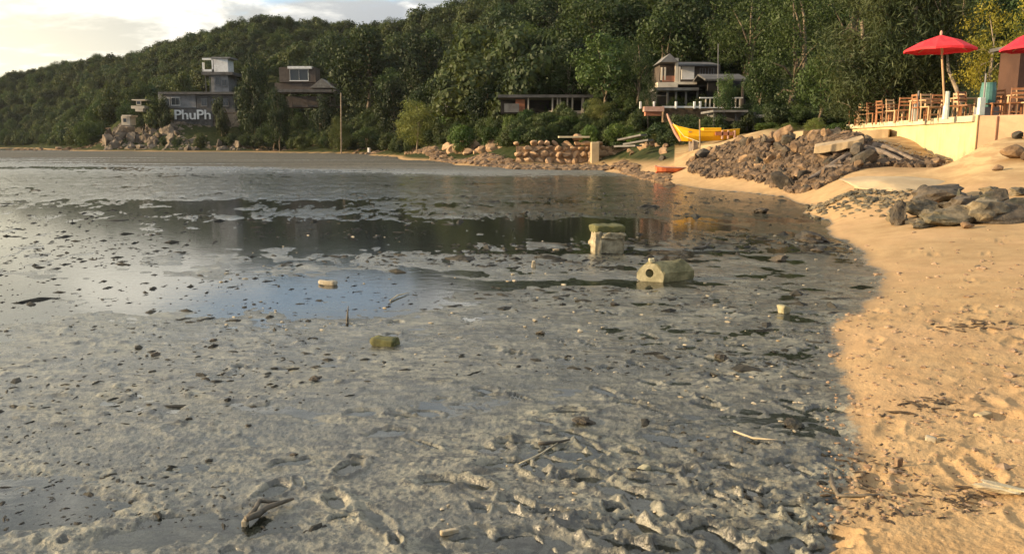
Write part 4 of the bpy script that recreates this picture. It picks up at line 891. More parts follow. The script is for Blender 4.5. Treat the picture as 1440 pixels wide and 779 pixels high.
def roof_gable(r_, px0, px1, pye, pyt, Y, d, m, over=.4, axis='x'):
    a, b, t = at(px0, pye, Y), at(px1, pye, Y), at((px0 + px1) / 2, pyt, Y); y0, y1 = Y - over, Y + d + over
    if axis == 'y': pts = [(a.x, y0, a.z), (b.x, y0, a.z), ((a.x + b.x) / 2, y0, t.z)]; return MB().prism(pts, (0, y1 - y0, 0)).build('roof', M[m], r_)
    ym = (y0 + y1) / 2; th = .12
    pts = [(a.x, y0, a.z), (a.x, ym, t.z), (a.x, y1, a.z), (a.x, y1, a.z - th), (a.x, ym, t.z - th), (a.x, y0, a.z - th)]
    return MB().prism(pts, (b.x - a.x, 0, 0)).build('roof', M[m], r_)
# headland house with white tower
def headland_house():
    Y = 196; c = at(290, 170, Y); r_ = root('headland_house', c, 'dark stepped house on the headland with a white rooftop tower', 'building')
    part('tower_wall', 'white', r_, [(300, 321, 83, 101.5)], Y + 3, 4)
    part('tower_frame', 'white', r_, [(284, 286, 88, 101), (297, 300, 82, 101), (284, 300, 82, 84.5), (284, 300, 98, 101)], Y + 3, 1.0)
    part('tower_roof', 'grey', r_, [(297, 324, 80.5, 82.5)], Y + 2.5, 5)
    part('upper_floor', 'grey', r_, [(296, 322, 106, 131)], Y + 2, 6); part('balcony_slab', 'roofdark', r_, [(283, 327, 101.5, 105.5)], Y + 1, 7)
    part('lower_floor', 'roofdark', r_, [(276, 331, 134, 158)], Y + 1, 7); part('roof_slab', 'roofdark', r_, [(222, 334, 129.5, 133)], Y, 8); part('left_wing', 'grey', r_, [(222, 276, 133, 152)], Y + 1.2, 6)
    for px in (288, 294): part('column', 'grey', r_, [(px, px + 1.6, 105.5, 130)], Y + 1.3, .5)
    for a, b, c_, d in ((303, 310, 108, 120), (312, 320, 112, 122), (232, 239, 138, 150), (241, 254, 137, 149), (283, 292, 139, 150), (298, 307, 139, 150), (313, 322, 139, 150)): window(r_, a, b, c_, d, Y + (2 if a > 300 and c_ < 130 else 1.2 if a < 276 else 1.0), 'grey' if a > 276 else 'white', dy=-.25)
    part('terrace_wall', 'brown', r_, [(318, 338, 158, 184), (296, 318, 160, 172)], Y + .5, 4); part('lower_terrace', 'roofdark', r_, [(245, 300, 169, 190)], Y + .4, 5)
    for px in range(246, 296, 6): part('railing_post', 'grey', r_, [(px, px + .6, 152.5, 158)], Y + .4, .12)
    part('sign_board', 'roofdark', r_, [(244, 300, 153, 170)], Y + .2, .4)
    return r_
headland_house()
def text(name, s_, px0, px1, py_base, hpx, Y, m, label, group=None):
    cu = bpy.data.curves.new(name, 'FONT'); cu.body = s_; cu.size = 1; cu.extrude = .06; cu.offset = .012; cu.space_character = .96; t = bpy.data.objects.new('tmp', cu); col.objects.link(t)
    dg = bpy.context.evaluated_depsgraph_get(); me = bpy.data.meshes.new_from_object(t.evaluated_get(dg)); bpy.data.objects.remove(t)
    V = np.array([v.co[:] for v in me.vertices]); mn, mx = V.min(0), V.max(0); a, b = at(px0, py_base, Y), at(px1, py_base - hpx, Y)
    sx = (b.x - a.x) / (mx[0] - mn[0]); sz = (b.z - a.z) / (mx[1] - mn[1])
    for v in me.vertices: v.co = ((v.co.x - mn[0]) * sx, -v.co.z * 2.0, (v.co.y - mn[1]) * sz)
    me.materials.clear(); me.materials.append(m); o = link(name, me, loc=a); return tag(o, label, 'sign', group)
text('sign_letters', 'PhuPh', 246, 296, 168.3, 13.5, 195.9, M['white'], 'large white letters PhuPh standing on the dark front of the headland house')
def cliff_hut():
    Y = 193
    for lb, bs, ws in (('small white terrace with a flat roof on the left shoulder of the headland', [(184, 203, 149, 153), (190, 201, 153, 157)], [(192, 199, 142, 148)]), ('tiny pale hut low on the lit left side of the headland', [(170, 183, 164, 176)], [(173, 179, 166, 173)])):
        r_ = root('hillside_hut', at(bs[0][0], bs[0][3], Y), lb, 'building'); part('wall', 'cream', r_, bs, Y, 3)
        for q in ws: window(r_, *q, Y, 'cream', dy=-.2, mull=0)
        part('roof', 'cream', r_, [(bs[0][0] + 1, bs[0][1] + 1, bs[0][2] - 9 if len(bs) > 1 else bs[0][2] - 2, bs[0][2] - 7.5 if len(bs) > 1 else bs[0][2])], Y - .3, 3.6)
cliff_hut()
def grey_house():
    Y = 165; r_ = root('hill_house', at(420, 170, Y), 'small brown hill house with a white framed picture window among dark trees', 'building')
    part('upper_wall', 'brown', r_, [(392, 407, 95, 116), (434, 444, 95, 116), (407, 434, 114.5, 116)], Y, 4); part('roof', 'white', r_, [(404, 438, 93.5, 97)], Y - .6, 5); part('wall', 'brown', r_, [(386, 468, 117, 128)], Y + .4, 4)
    window(r_, 407, 434, 97, 114.5, Y, 'white', mull=1, fw=1.2); part('terrace_roof', 'roofdark', r_, [(384, 472, 126, 130)], Y - 2, 6); part('lower_wall', 'brown', r_, [(402, 466, 136, 149)], Y + .3, 4); part('terrace_slab', 'brown', r_, [(388, 472, 148, 151)], Y - 1.4, 5)
    for px in (392, 410, 432, 452, 468): part('post', 'brown', r_, [(px, px + 1.4, 130, 168)], Y - 1.6, .2)
    g_ = at(434, 117, Y - 1); roof_gable(r_, 436, 470, 124, 111, Y - 1.5, 4, 'roofgrey', axis='y')
grey_house()
def gable_house():
    Y = 62; r_ = root('gabled_house', at(955, 160, Y), 'two storey house with a gable porch and a bright white panel above the yellow boat', 'building')
    part('wall', 'brown', r_, [(928, 1012, 92, 122)], Y + .6, 4); part('wall_panel', 'white', r_, [(959, 976, 94, 112)], Y + .48, .12); part('porch_post', 'cream', r_, [(950, 953, 82, 120), (954.5, 956.5, 94, 116)], Y - .5, .15)
    for px in (930, 934.5): part('porch_column', 'cream', r_, [(px, px + 1.6, 95, 113)], Y - .5, .15)
    part('railing', 'terracotta', r_, [(932, 950, 107, 115)], Y - .45, .08); part('balcony', 'cream', r_, [(925, 953, 116, 123), (953, 980, 115.5, 119)], Y - .6, 1.2); part('canopy', 'roofgrey', r_, [(921, 983, 123.5, 127.5)], Y - 1.6, 2.2)
    roof_gable(r_, 928, 954, 88, 76, Y - .6, 3, 'roofgrey', .2, 'y'); roof_gable(r_, 950, 1010, 92, 83, Y + .2, 5, 'roofdark', .5)
    window(r_, 934, 938, 96, 106, Y + .6, 'brown', mull=0, fw=.5); window(r_, 941, 947, 96, 107, Y + .6, 'brown', mull=1, fw=.5); window(r_, 984, 992, 96, 106, Y + .6, 'grey', fw=.6); window(r_, 996, 1004, 96, 106, Y + .6, 'grey', fw=.6)
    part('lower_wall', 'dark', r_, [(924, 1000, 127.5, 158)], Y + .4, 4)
    for px in (922, 938, 950, 964, 980): part('post', 'roofgrey', r_, [(px, px + 1.6, 127.5, 150)], Y - 1.2, .15)
    part('table_top', 'roofgrey', r_, [(924, 938, 134, 136)], Y - 1, .8)
gable_house()
def shed():
    Y = 47; r_ = root('dark_shed', at(1035, 178, Y), 'low dark shed with a flat grey roof behind the yellow boat', 'shed')
    part('roof', 'roofgrey', r_, [(1003, 1052, 155, 158)], Y - 1, 3); part('wall', 'roofgrey', r_, [(1006, 1050, 159, 171)], Y + .2, 2); part('base', 'dark', r_, [(1004, 1062, 171, 182)], Y + .1, 2); part('lintel', 'cream', r_, [(1058, 1080, 161.5, 166)], Y - .6, .4)
    for px in (1004, 1018, 1034, 1050, 1060, 1078): part('post', 'roofdark', r_, [(px, px + 1.4, 158, 184)], Y - .8, .12)
    Y = 58; r_ = root('open_shelter', at(1022, 152, Y), 'long dark open shelter right of the gabled house, pale posts in front', 'shelter')
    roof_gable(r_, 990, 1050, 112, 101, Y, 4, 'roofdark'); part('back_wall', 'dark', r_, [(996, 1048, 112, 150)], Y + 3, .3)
    for px in (1011, 1026, 1044): part('post', 'cream' if px == 1011 else 'brown', r_, [(px, px + (3 if px == 1011 else 1.3), 130 if px == 1011 else 114, 152)], Y - .3, .2)
shed()
def fence():
    Y = 54; r_ = root('balustrade', at(960, 156, Y), 'pale balustrade with posts and rails above the yellow boat', 'balustrade')
    part('rail', 'white', r_, [(931, 985, 149.5, 152), (984, 1045, 137, 138.6), (984, 1045, 151, 152.4)], Y, .12)
    for px in (900, 919, 950, 976, 984): part('post', 'white', r_, [(px, px + 2, 143, 153)], Y - .05, .22)
    for i, px in enumerate(range(992, 1044, 6)): part('baluster', 'cream', r_, [(px, px + 1.1, 138.6, 151)], Y + .02, .08)
    part('plinth', 'pink_paint', r_, [(906, 934, 150, 157)], Y - .3, .6); part('terrace_edge', 'terracotta', r_, [(908, 930, 157, 163)], Y - .1, .6); part('retaining_wall', 'rock', r_, [(934, 1050, 152.6, 172)], Y + .3, .8)
fence()
def pavilion():
    Y = 72; r_ = root('beach_pavilion', at(760, 170, Y), 'low pavilion with cream posts and a dark roof seen through the bushes', 'building')
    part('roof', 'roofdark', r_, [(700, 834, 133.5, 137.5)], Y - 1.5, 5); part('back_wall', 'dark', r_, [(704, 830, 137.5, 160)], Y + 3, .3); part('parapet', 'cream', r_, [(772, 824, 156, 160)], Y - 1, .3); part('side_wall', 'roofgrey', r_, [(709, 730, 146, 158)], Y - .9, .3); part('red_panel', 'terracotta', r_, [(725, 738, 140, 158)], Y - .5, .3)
    for px in (742, 776, 783, 787, 797, 804, 818): part('post', 'cream', r_, [(px, px + (3.2 if px == 818 else 1.8), 137.5, 159)], Y - 1.1, .2)
    part('stair_wall', 'brown', r_, [(808, 822, 160, 185)], Y - 2, .6); part('stair_post', 'cream', r_, [(813, 817, 178, 190)], Y - 3, .3)
    Y = 90; r_ = root('grey_hut', at(640, 165, Y), 'tiny grey hut left of the brownish spreading tree', 'building'); part('wall', 'roofgrey', r_, [(626, 642, 146, 160)], Y, 3); part('roof', 'roofdark', r_, [(624, 645, 143.5, 146.5)], Y - .5, 4); window(r_, 629, 637, 149, 155, Y, 'white', dy=-.15, fw=.6)
pavilion()
def pole(px, p0, p1, Y, r, lb, m='barkpale'):
    a, b = at(px, p1, Y), at(px, p0, Y); a.z = min(a.z, lz(a.x, Y)); tag(MB().tube([a, b], r, 7).build('pole', M[m], origin=a), lb, 'pole')
pole(479.5, 131, 205, 130, .10, 'tall thin pale pole rising from the small olive tree'); pole(1010, 62, 150, 57, .03, 'thin grey pole above the dark open shelter', 'grey'); pole(519, 208, 214, 128, .22, 'short white post on the dark far shore', 'white')
# fallen grey planks left of the boat
for i, (a, b, lb) in enumerate([((872, 197), (905, 190), 'grey plank stack leaning left of the yellow boat'), ((880, 203), (915, 197), 'pale grey plank lying below the other plank left of the boat'), ((868, 206), (898, 205), 'flat dark board at the right end of the ruined wall')]):
    p, q = at(*a, 50 - i), at(*b, 49 - i); d = q - p; tag(MB().box((p + q) / 2, (d.length, .7, .10), rot=d.to_track_quat('X', 'Z').to_matrix()).build('plank', M['roofgrey'], origin=p), lb, 'plank')

# ------------------------------------------------------------------ terrace with retaining walls
ZT = 2.42
A = Vector((U(1185) * 36.2, 36.2, 0)); B = Vector((U(1358) * 24.6, 24.6, 0)); C_ = Vector((16.6, 20.6, 0)); D_ = Vector((26, 18, 0))
def wall_seg(name, a, b, z0, z1, th, m, r_, over=0.0):
    d = (b - a); d.z = 0; L = d.length; dn = d.normalized(); nrm = Vector((-dn.y, dn.x, 0))     # pushed to the land side
    if nrm.x < 0 and abs(nrm.x) > .3: nrm = -nrm
    if nrm.y < 0 and abs(nrm.x) <= .9 and nrm.x < .3: nrm = -nrm
    c = (a + b) / 2 + nrm * (th / 2 - over); return MB().box((c.x, c.y, (z0 + z1) / 2), (L, th, z1 - z0), rz=math.atan2(dn.y, dn.x)).build(name, m, r_, bevel=.012)
r_ = root('retaining_wall', (B.x, B.y, 1.0), 'long sunlit yellow plastered retaining wall with a cream coping under the terrace', 'wall')
wall_seg('wall_face', A, B, .2, ZT - .16, .35, M['wall_yellow'], r_); wall_seg('coping', A, B + (B - A).normalized() * .06, ZT - .16, ZT + .03, .50, M['coping'], r_, .09)
B2 = B + Vector((.03, -.03, 0))
r_ = root('retaining_wall', (15, 22, 1.4), 'dusty pink retaining wall to the right of the yellow one with a shallow pier', 'wall')
B3 = B + (C_ - B) * .0; wall_seg('wall_face', B3 + Vector((.04, 0, 0)), C_, .6, ZT + .02, .35, M['wall_pink'], r_); dn = (C_ - B).normalized(); q = B + dn * .62
wall_seg('pier', q, q + dn * .06, 1.4, ZT + .0, .4, M['wall_pink'], r_, .05); wall_seg('corner_pier', B + dn * .0, B + dn * .12, .8, ZT + .05, .42, M['wall_yellow'], r_, .03)
wall_seg('wall_face', C_, D_, .6, ZT + .02, .35, M['wall_pink'], r_)
floor = MB().prism([(A.x + .3, A.y, ZT - .25), (B.x + .3, B.y + .1, ZT - .25), (C_.x + .2, C_.y + .3, ZT - .25), (D_.x, D_.y + .3, ZT - .25), (34, 30, ZT - .25), (34, 42, ZT - .25), (16, 42, ZT - .25)], (0, 0, .20)).build('terrace_floor', M['slab']); tag(floor, kind='structure')
def terr(px, Y): return Vector((U(px) * Y, Y, ZT - .05))
# red umbrellas
def umbrella(px, Y, rim_py, top_py, wpx, m, label, lean=(0, 0), base=True):
    b = terr(px, Y); top = at(px, top_py, Y); rim = at(px, rim_py, Y); R_ = wpx / 2 / F * Y; r_ = root('garden_umbrella', b, label, 'umbrella'); n_ = 8
    cx = top.x + lean[0]; V = [Vector((cx, Y, top.z))]; ring1 = []; ring2 = []; low = []
    for k in range(n_ * 2):
        a = math.pi * k / n_ + .2; s_ = 1.0 if k % 2 == 0 else .955
        ring1.append(Vector((cx + R_ * .55 * s_ * math.cos(a), Y + R_ * .55 * s_ * math.sin(a), top.z - (top.z - rim.z) * (.42 if k % 2 == 0 else .50))))
        ring2.append(Vector((cx + R_ * s_ * math.cos(a), Y + R_ * s_ * math.sin(a), rim.z + (0.02 if k % 2 else 0)))); low.append(ring2[-1] - Vector((0, 0, .07)))
    N = n_ * 2; V += ring1 + ring2 + low; f = [[0, 1 + k, 1 + (k + 1) % N] for k in range(N)]
    for r in range(2): f += [[1 + r * N + k, 1 + (r + 1) * N + k, 1 + (r + 1) * N + (k + 1) % N, 1 + r * N + (k + 1) % N] for k in range(N)]
    MB().poly(V, f).build('canopy', m, r_)
    MB().tube([Vector((cx, Y, top.z - .02)), Vector((cx, Y, top.z + .07)), Vector((cx, Y, top.z + .13))], [.035, .045, .015], 8).build('finial', M['pink_paint'], r_)
    MB().tube([b, Vector((cx, Y, top.z - .05))], .032, 8).build('pole', M['wood_pale'], r_)
    for k in range(n_):
        a = 2 * math.pi * k / n_ + .2; MB().tube([Vector((cx, Y, top.z - .06)), Vector((cx + R_ * .95 * math.cos(a), Y + R_ * .95 * math.sin(a), rim.z - .0))], .012, 4).build('rib', M['wood_pale'], r_)
    if base: MB().tube([b, b + Vector((0, 0, .85))], [.10, .075], 8).build('base_post', M['postgrey'], r_)
umbrella(1318, 25.6, 70, 49.5, 90, M['umbrella'], 'red garden umbrella with a pointed canopy open over the terrace tables', (.12, 0))
umbrella(1463, 24.5, 68, 40, 92, M['umbrella2'], 'crimson garden umbrella cut off by the right edge above the brown hut')
# brown hut at the right edge
r_ = root('brown_hut', terr(1440, 28), 'brown walled hut at the right edge behind the chairs', 'hut'); part('wall', 'hutbrown', r_, [(1436, 1500, 68, 170)], 27.0, 1.1); part('roof', 'roofdark', r_, [(1430, 1520, 62, 67)], 26.8, 1.5); part('fascia', 'hutbrown', r_, [(1430, 1520, 67, 70)], 26.8, .1)
# posts with pale boxes
for px, Y, p0, lb in ((1276, 27.8, 128, 'pale green post with a thin rod standing on the yellow wall, left of the umbrella'), (1366, 24.9, 104, 'pale green post with a thin rod at the corner of the two walls')):
    b = terr(px, Y); r_ = root('lamp_post', b, lb, 'post'); t = at(px, p0, Y); MB().span(b.x - .085, b.x + .085, Y - .08, Y + .08, b.z, b.z + .62).build('base_box', M['postgrey'], r_, bevel=.01); MB().tube([b + Vector((.06, 0, .5)), Vector((b.x + .06, Y, t.z))], .025, 7).build('rod', M['grey'], r_)
b = terr(1374, 25.2); r_ = root('barrel', b + Vector((0, 0, .35)), 'teal barrel standing behind the corner of the terrace wall', 'barrel'); MB().tube([b + Vector((0, 0, .35)), b + Vector((0, 0, .55)), b + Vector((0, 0, .85)), b + Vector((0, 0, 1.05))], [.19, .22, .22, .19], 16).build('drum', M['teal'], r_); MB().tube([b + Vector((0, 0, 1.05)), b + Vector((0, 0, 1.08))], .20, 16).build('lid', M['teal'], r_)
MB().span(b.x - .25, b.x + .25, b.y - .25, b.y + .25, b.z, b.z + .35).build('stand', M['grey'], r_)
def chair_proto(m):
    r_ = empty('terrace_chair', (0, 0, 0), 'chair', 'chair', 'wooden chairs on the terrace'); rn = random.Random(1)
    MB().span(-.22, .22, -.22, .22, .42, .46).build('seat', m, r_, bevel=.008)
    for x in (-.19, .19):
        MB().box((x, -.19, .21), (.045, .045, .42)).build('leg', m, r_); MB().tube([(x, .19, 0), (x, .19, .44), (x, .26, .88)], .024, 4).build('leg', m, r_)
    for z in (.60, .72, .84): MB().span(-.19, .19, .215 + (z - .5) * .11, .24 + (z - .5) * .11, z - .03, z + .03).build('back_slat', m, r_)
    MB().span(-.17, .17, -.20, -.17, .18, .21).build('stretcher', m, r_); return r_
def table_proto(m):
    r_ = empty('terrace_table', (0, 0, 0), 'table', 'table', 'wooden tables on the terrace'); MB().span(-.4, .4, -.4, .4, .71, .75).build('table_top', m, r_, bevel=.008)
    for x in (-.34, .34):
        for y in (-.34, .34): MB().box((x, y, .355), (.06, .06, .71)).build('leg', m, r_)
    MB().span(-.34, .34, -.02, .02, .62, .70).build('apron', m, r_); return r_
cps = chair_proto(M['wood_orange']); cpp = chair_proto(M['wood_pale']); tps = table_proto(M['wood_pale']); tpo = table_proto(M['wood_orange'])
CH = [(1197, 35.0, 0, .3, 'first chair from the left on the terrace'), (1208, 33.8, 1, 2.6, 'pale chair second from the left on the terrace'), (1222, 32.6, 0, .2, 'orange brown chair third from the left on the terrace'), (1236, 31.4, 0, 1.7, 'orange brown chair left of the first green post'), (1250, 30.2, 1, .4, 'pale chair left of the first green post'),
      (1262, 29.4, 0, 2.9, 'orange brown chair just left of the first green post'), (1287, 27.4, 0, 1.5, 'orange brown chair between the first green post and the umbrella'), (1299, 26.9, 1, .2, 'pale chair near the umbrella foot on its left'), (1306, 27.6, 0, 3.0, 'orange brown chair behind the umbrella foot'), (1332, 26.3, 0, 1.2, 'orange brown chair right of the umbrella foot'), (1344, 26.8, 1, 2.2, 'pale chair two places right of the umbrella'),
      (1352, 25.8, 0, .5, 'orange brown chair left of the wall corner'), (1388, 24.8, 0, .1, 'bright orange chair right of the teal barrel'), (1402, 25.2, 0, 1.9, 'orange brown chair before the brown hut, next to the bright orange one'), (1418, 24.4, 0, 2.8, 'dark orange chair in front of the brown hut'), (1434, 24.2, 1, .3, 'pale chair at the right edge before the hut')]
TB = [(1216, 34.4, 0, 'pale table among the chairs at the left end of the terrace'), (1244, 31.8, 1, 'orange brown table left of the first green post'), (1293, 28.6, 0, 'pale table left of the umbrella'), (1338, 27.4, 0, 'pale table right of the umbrella'), (1396, 26.2, 1, 'orange table between the barrel and the hut'), (1432, 25.4, 0, 'pale table at the right edge of the terrace')]
def place(proto, used, px, Y, rz, lb, dx=0):
    o = proto if not used else copy_tree(proto); o.location = terr(px, Y) + Vector((0, .15, 0)); o.rotation_euler = (0, 0, rz); o['label'] = lb; return o
us_ = [0, 0]
for px, Y, k, rz, lb in CH: place((cps, cpp)[k], us_[k], px, Y, rz, lb); us_[k] = 1
ut = [0, 0]
for px, Y, k, lb in TB: place((tps, tpo)[k], ut[k], px, Y, .3, lb); ut[k] = 1
# dark rock and dead plant against the pink wall
for px, Y, s_, lb in ((1420, 21.6, .42, 'dark rock leaning on the foot of the pink wall'), (1432, 21.4, .30, 'pale rock beside the dark rock at the foot of the pink wall')): rock('dark' if px < 1430 else 'tan', on(px, Y), s_, lb)

# ------------------------------------------------------------------ things lying on the flat and the sand
def P_(px, py): 
    p = gnd(px, py, .0); p.z = max(gz(p.x, p.y), 0.0); return p
def block_obj(name, px, py, dims, rz, m, label, cat, dz=0.0, tilt=0.0, jit=.012, topm=None, bevel=.015):
    p = P_(px, py); rn = random.Random(int(px)); rot = Matrix.Rotation(rz, 3, 'Z') @ Matrix.Rotation(tilt, 3, 'Y')
    c = p + Vector((0, 0, dims[2] / 2 + dz)); return p, c, rot, rn
def grid_block(size, nseg, jit, seed):
    """subdivided, worn block"""
    bm = bmesh.new(); bmesh.ops.create_cube(bm, size=1); bmesh.ops.subdivide_edges(bm, edges=bm.edges[:], cuts=nseg, use_grid_fill=True)
    V = np.array([v.co[:] for v in bm.verts]); q = np.abs(V).max(1); rad = np.linalg.norm(V, axis=1); V = V * (1 - .08 * np.clip((rad - .62) / .25, 0, 1) ** 2)[:, None]
    V *= np.array(size); V += (np.stack([fbm(V[:, 0] + V[:, 2] * .9, V[:, 1] - V[:, 2] * .8, 11, 3, seed + k) for k in range(3)], -1)) * jit
    for v, c in zip(bm.verts, V): v.co = c
    return bm
# upright square block with mossy lid
def post_block():
    p = gnd(858, 357, 0); r_ = empty('concrete_block', p, 'square weathered concrete block with a dark mossy top standing upright in the wet mud', 'block', rz=.12)
    def add(name, size, loc, m, jit, seed):
        bm = grid_block(size, 9, jit, seed); me = bpy.data.meshes.new(name); bm.to_mesh(me); bm.free(); me.materials.append(m); me.polygons.foreach_set('use_smooth', [True] * len(me.polygons)); o = link(name, me, r_, loc); return o
    add('body', (.43, .44, .46), (.0, .24, .10), M['block'], .045, 3); add('left_corner', (.10, .12, .44), (-.18, .05, .10), M['block'], .02, 5); add('cap', (.45, .45, .10), (0, .24, .355), M['moss'], .02, 7); add('band', (.36, .10, .09), (.04, .03, .26), M['block'], .03, 9)
    return r_
post_block()
def hollow_block():
    p = gnd(925, 396, 0); rz = -.62; r_ = empty('hollow_block', p, 'house shaped mossy block with a round hole in its pale end lying in the mud', 'block', rz=0); r_.scale = (.87, .87, .87)
    # pentagonal ring section extruded towards the right and away
    n_ = 20; L = .50; pent = [(-.20, 0), (.19, 0), (.19, .13), (.07, .26), (.0, .285), (-.08, .26), (-.20, .13)]
    def on_pent(a):
        c = Vector((0, .12)); d = Vector((math.cos(a), math.sin(a))); best = None
        for i in range(len(pent)):
            p0, p1 = Vector(pent[i]), Vector(pent[(i + 1) % len(pent)]); e = p1 - p0; den = d.x * e.y - d.y * e.x
            if abs(den) < 1e-9: continue
            w_ = p0 - c; t = (w_.x * e.y - w_.y * e.x) / den; u = (w_.x * d.y - w_.y * d.x) / den
            if t > 0 and -1e-6 <= u <= 1 + 1e-6 and (best is None or t < best): best = t
        return c + d * (best or .1)
    rings = []; rn = random.Random(3); dirv = Vector((math.cos(.50), math.sin(.50), 0)).normalized(); fx = Vector((dirv.y, -dirv.x, 0)) * 1.0
    fx = Vector((.93, -.36, 0)); 
    for s_ in (0, .015, .12, .24, .36, .46, .52, .53):
        ring = []
        for k in range(n_):
            q = on_pent(2 * math.pi * k / n_ + .03); sh = 1 - .05 * (s_ in (0, .53)); j = rn.uniform(-.014, .014)
            ring.append(fx * (q.x * sh) + dirv * s_ + Vector((0, 0, max(q.y * sh + j - .01, -.02))))
        rings.append(ring)
    hole = [[fx * (.055 * math.cos(2 * math.pi * k / n_) - .015) + dirv * s_ + Vector((0, 0, .115 + .058 * math.sin(2 * math.pi * k / n_))) for k in range(n_)] for s_ in (0, .22)]
    V = [v for r in rings for v in r] + [v for r in hole for v in r]; nr = len(rings); f = [[i * n_ + k, i * n_ + (k + 1) % n_, (i + 1) * n_ + (k + 1) % n_, (i + 1) * n_ + k] for i in range(nr - 1) for k in range(n_)]
    h0 = nr * n_; f_end = [[k, (k + 1) % n_, h0 + (k + 1) % n_, h0 + k] for k in range(n_)]; f += [[k, (k + 1) % n_, h0 + (k + 1) % n_, h0 + k] for k in range(n_)]; f += [[h0 + k, h0 + (k + 1) % n_, h0 + n_ + (k + 1) % n_, h0 + n_ + k] for k in range(n_)]
    f += [[(nr - 1) * n_ + k for k in range(n_)], [h0 + n_ + k for k in range(n_)]]
    f = [q for q in f if q not in f_end]; MB().poly([v + Vector((-.1, 0, 0)) for v in rings[0]] + [v + Vector((-.1, 0, 0)) for v in hole[0]] + [v + Vector((-.1, 0, 0)) + dirv * .03 for v in rings[0]], [[k, (k + 1) % n_, n_ + (k + 1) % n_, n_ + k] for k in range(n_)] + [[k, (k + 1) % n_, 2 * n_ + (k + 1) % n_, 2 * n_ + k] for k in range(n_)]).build('end_face', M['block2'], r_, origin=(0, 0, 0)); mb = MB(); mb.poly([v + Vector((-.1, 0, 0)) for v in V], f); ORG[r_.name] = Vector((0, 0, 0)); o = mb.build('body', M['blockdark'], r_)
    bm = grid_block((.07, .07, .06), 4, .02, 12); me = bpy.data.meshes.new('knob'); bm.to_mesh(me); bm.free(); me.materials.append(M['block2']); link('knob', me, r_, (-.09, .03, .28))
M['block2'] = simple('mossy_block', (.27, .245, .145), (.48, .43, .27), 9.0, .8, .8, 50, stain=(.12, .11, .05), dist=.01); M['blockdark'] = simple('mossy_shaded_side', (.12, .11, .05), (.30, .265, .135), 8.0, .85, .9, 45, stain=(.07, .068, .032), dist=.012)  # side darker than the lit end: moss, plus shade put into its colour
hollow_block()
def worn(name, px, py, size, rz, m, label, cat, dz=-.01, seed=1, tilt=(0, 0)):
    bm = grid_block(size, 5, min(size) * .25, seed); me = bpy.data.meshes.new(name); bm.to_mesh(me); bm.free(); me.materials.append(m); me.polygons.foreach_set('use_smooth', [True] * len(me.polygons))
    p = P_(px, py); o = link(name, me, None, (p.x, p.y, p.z + size[2] * .38 + dz)); o.rotation_euler = (tilt[0], tilt[1], rz); return tag(o, label, cat)
worn('mossy_brick', 542, 486, (.20, .13, .065), -.25, M['moss'], 'mossy olive brick lying in the wet mud left of centre', 'brick', 0, 4)
worn('stone_cube', 1103, 440, (.10, .09, .075), .3, M['block2'], 'small yellowish green cube of stone on the mud near the sand', 'stone', 0, 6)
worn('white_cup', 750, 377, (.05, .05, .10), 0, M['shell'], 'tiny white upright scrap on the mud in the middle distance', 'litter', 0, 8)
worn('shell', 461, 400, (.22, .07, .05), -.4, M['shell'], 'pale shell fragment at the edge of the sky-blue pool', 'shell', 0, 9)
worn('shell', 632, 754, (.075, .022, .02), .35, M['shell'], 'narrow yellowish shell with a dark rim at the bottom of the photo', 'shell', 0, 10)
worn('shell', 905, 662, (.07, .04, .03), .9, M['block2'], 'pale yellowish shell fragment among the footprints', 'shell', 0, 11)
worn('stone', 1263, 668, (.030, .024, .055), .2, M['pebble'], 'small upright brown stone casting a long shadow on the sand', 'stone', 0, 13)
worn('stone', 1307, 636, (.055, .04, .035), -.5, M['shell'], 'cream pebble beside a dark hollow in the sand', 'stone', 0, 14)
worn('stone', 1237, 712, (.03, .025, .018), 0, M['pebble'], 'small pale pebble at the end of the curved twig', 'stone', 0, 15)
worn('stone', 1380, 604, (.09, .05, .03), .4, M['wall_yellow'], 'yellowish lump of sand at the rim of the big footprint', 'sand lump', 0, 16)
rock('log', P_(1420, 722), .085, 'bleached cream driftwood lying across the sand at the right edge', rz=-.40, tilt=.04, sink=.0, name='driftwood', cat='driftwood')
def stick(pts, r, m, lb, cat='stick', name='stick', z=(.01, .02, .01)):
    q = [P_(*p) + Vector((0, 0, zz)) for p, zz in zip(pts, z)]; q2 = [q[0], (q[0] + q[1]) / 2, q[1], (q[1] + q[2]) / 2, q[2]]; rn = random.Random(int(pts[0][0])); q2 = [p + Vector((rn.uniform(-r, r), rn.uniform(-r, r), 0)) for p in q2]
    tag(MB().tube(q2, [r, r * 1.1, r, r * .8, r * .45], 7).build(name, M[m], origin=q[1], smooth=True), lb, cat)
stick([(345, 738), (375, 724), (412, 708)], .014, 'stick', 'dark broken stick pointing right, lower of the pair at bottom left', z=(.035, .03, .02)); stick([(345, 737), (366, 718), (398, 712)], .010, 'stick', 'dark broken stick pointing right, upper of the pair at bottom left', z=(.03, .04, .02))
worn('stub', 346, 738, (.022, .03, .03), 0, M['shell'], 'pale broken end of a stub beside the paired dark sticks', 'wood stub', 0, 19)
stick([(1168, 676), (1178, 705), (1235, 712)], .010, 'stick', 'dark curved twig at the edge between mud and sand', z=(.03, .01, .015)); stick([(758, 630), (775, 628), (800, 624)], .010, 'stick', 'short black stick beside the grey pool', z=(.02, .02, .01))
stick([(730, 655), (760, 640), (784, 628)], .005, 'driftwood', 'thin pale twig lying across the mud', z=(.01, .01, .01)); stick([(1030, 610), (1060, 620), (1092, 628)], .006, 'driftwood', 'thin cream twig on the mud near the sand', z=(.012, .015, .01)); stick([(548, 424), (560, 418), (574, 413)], .008, 'driftwood', 'thin white stick by the sky-blue pool')
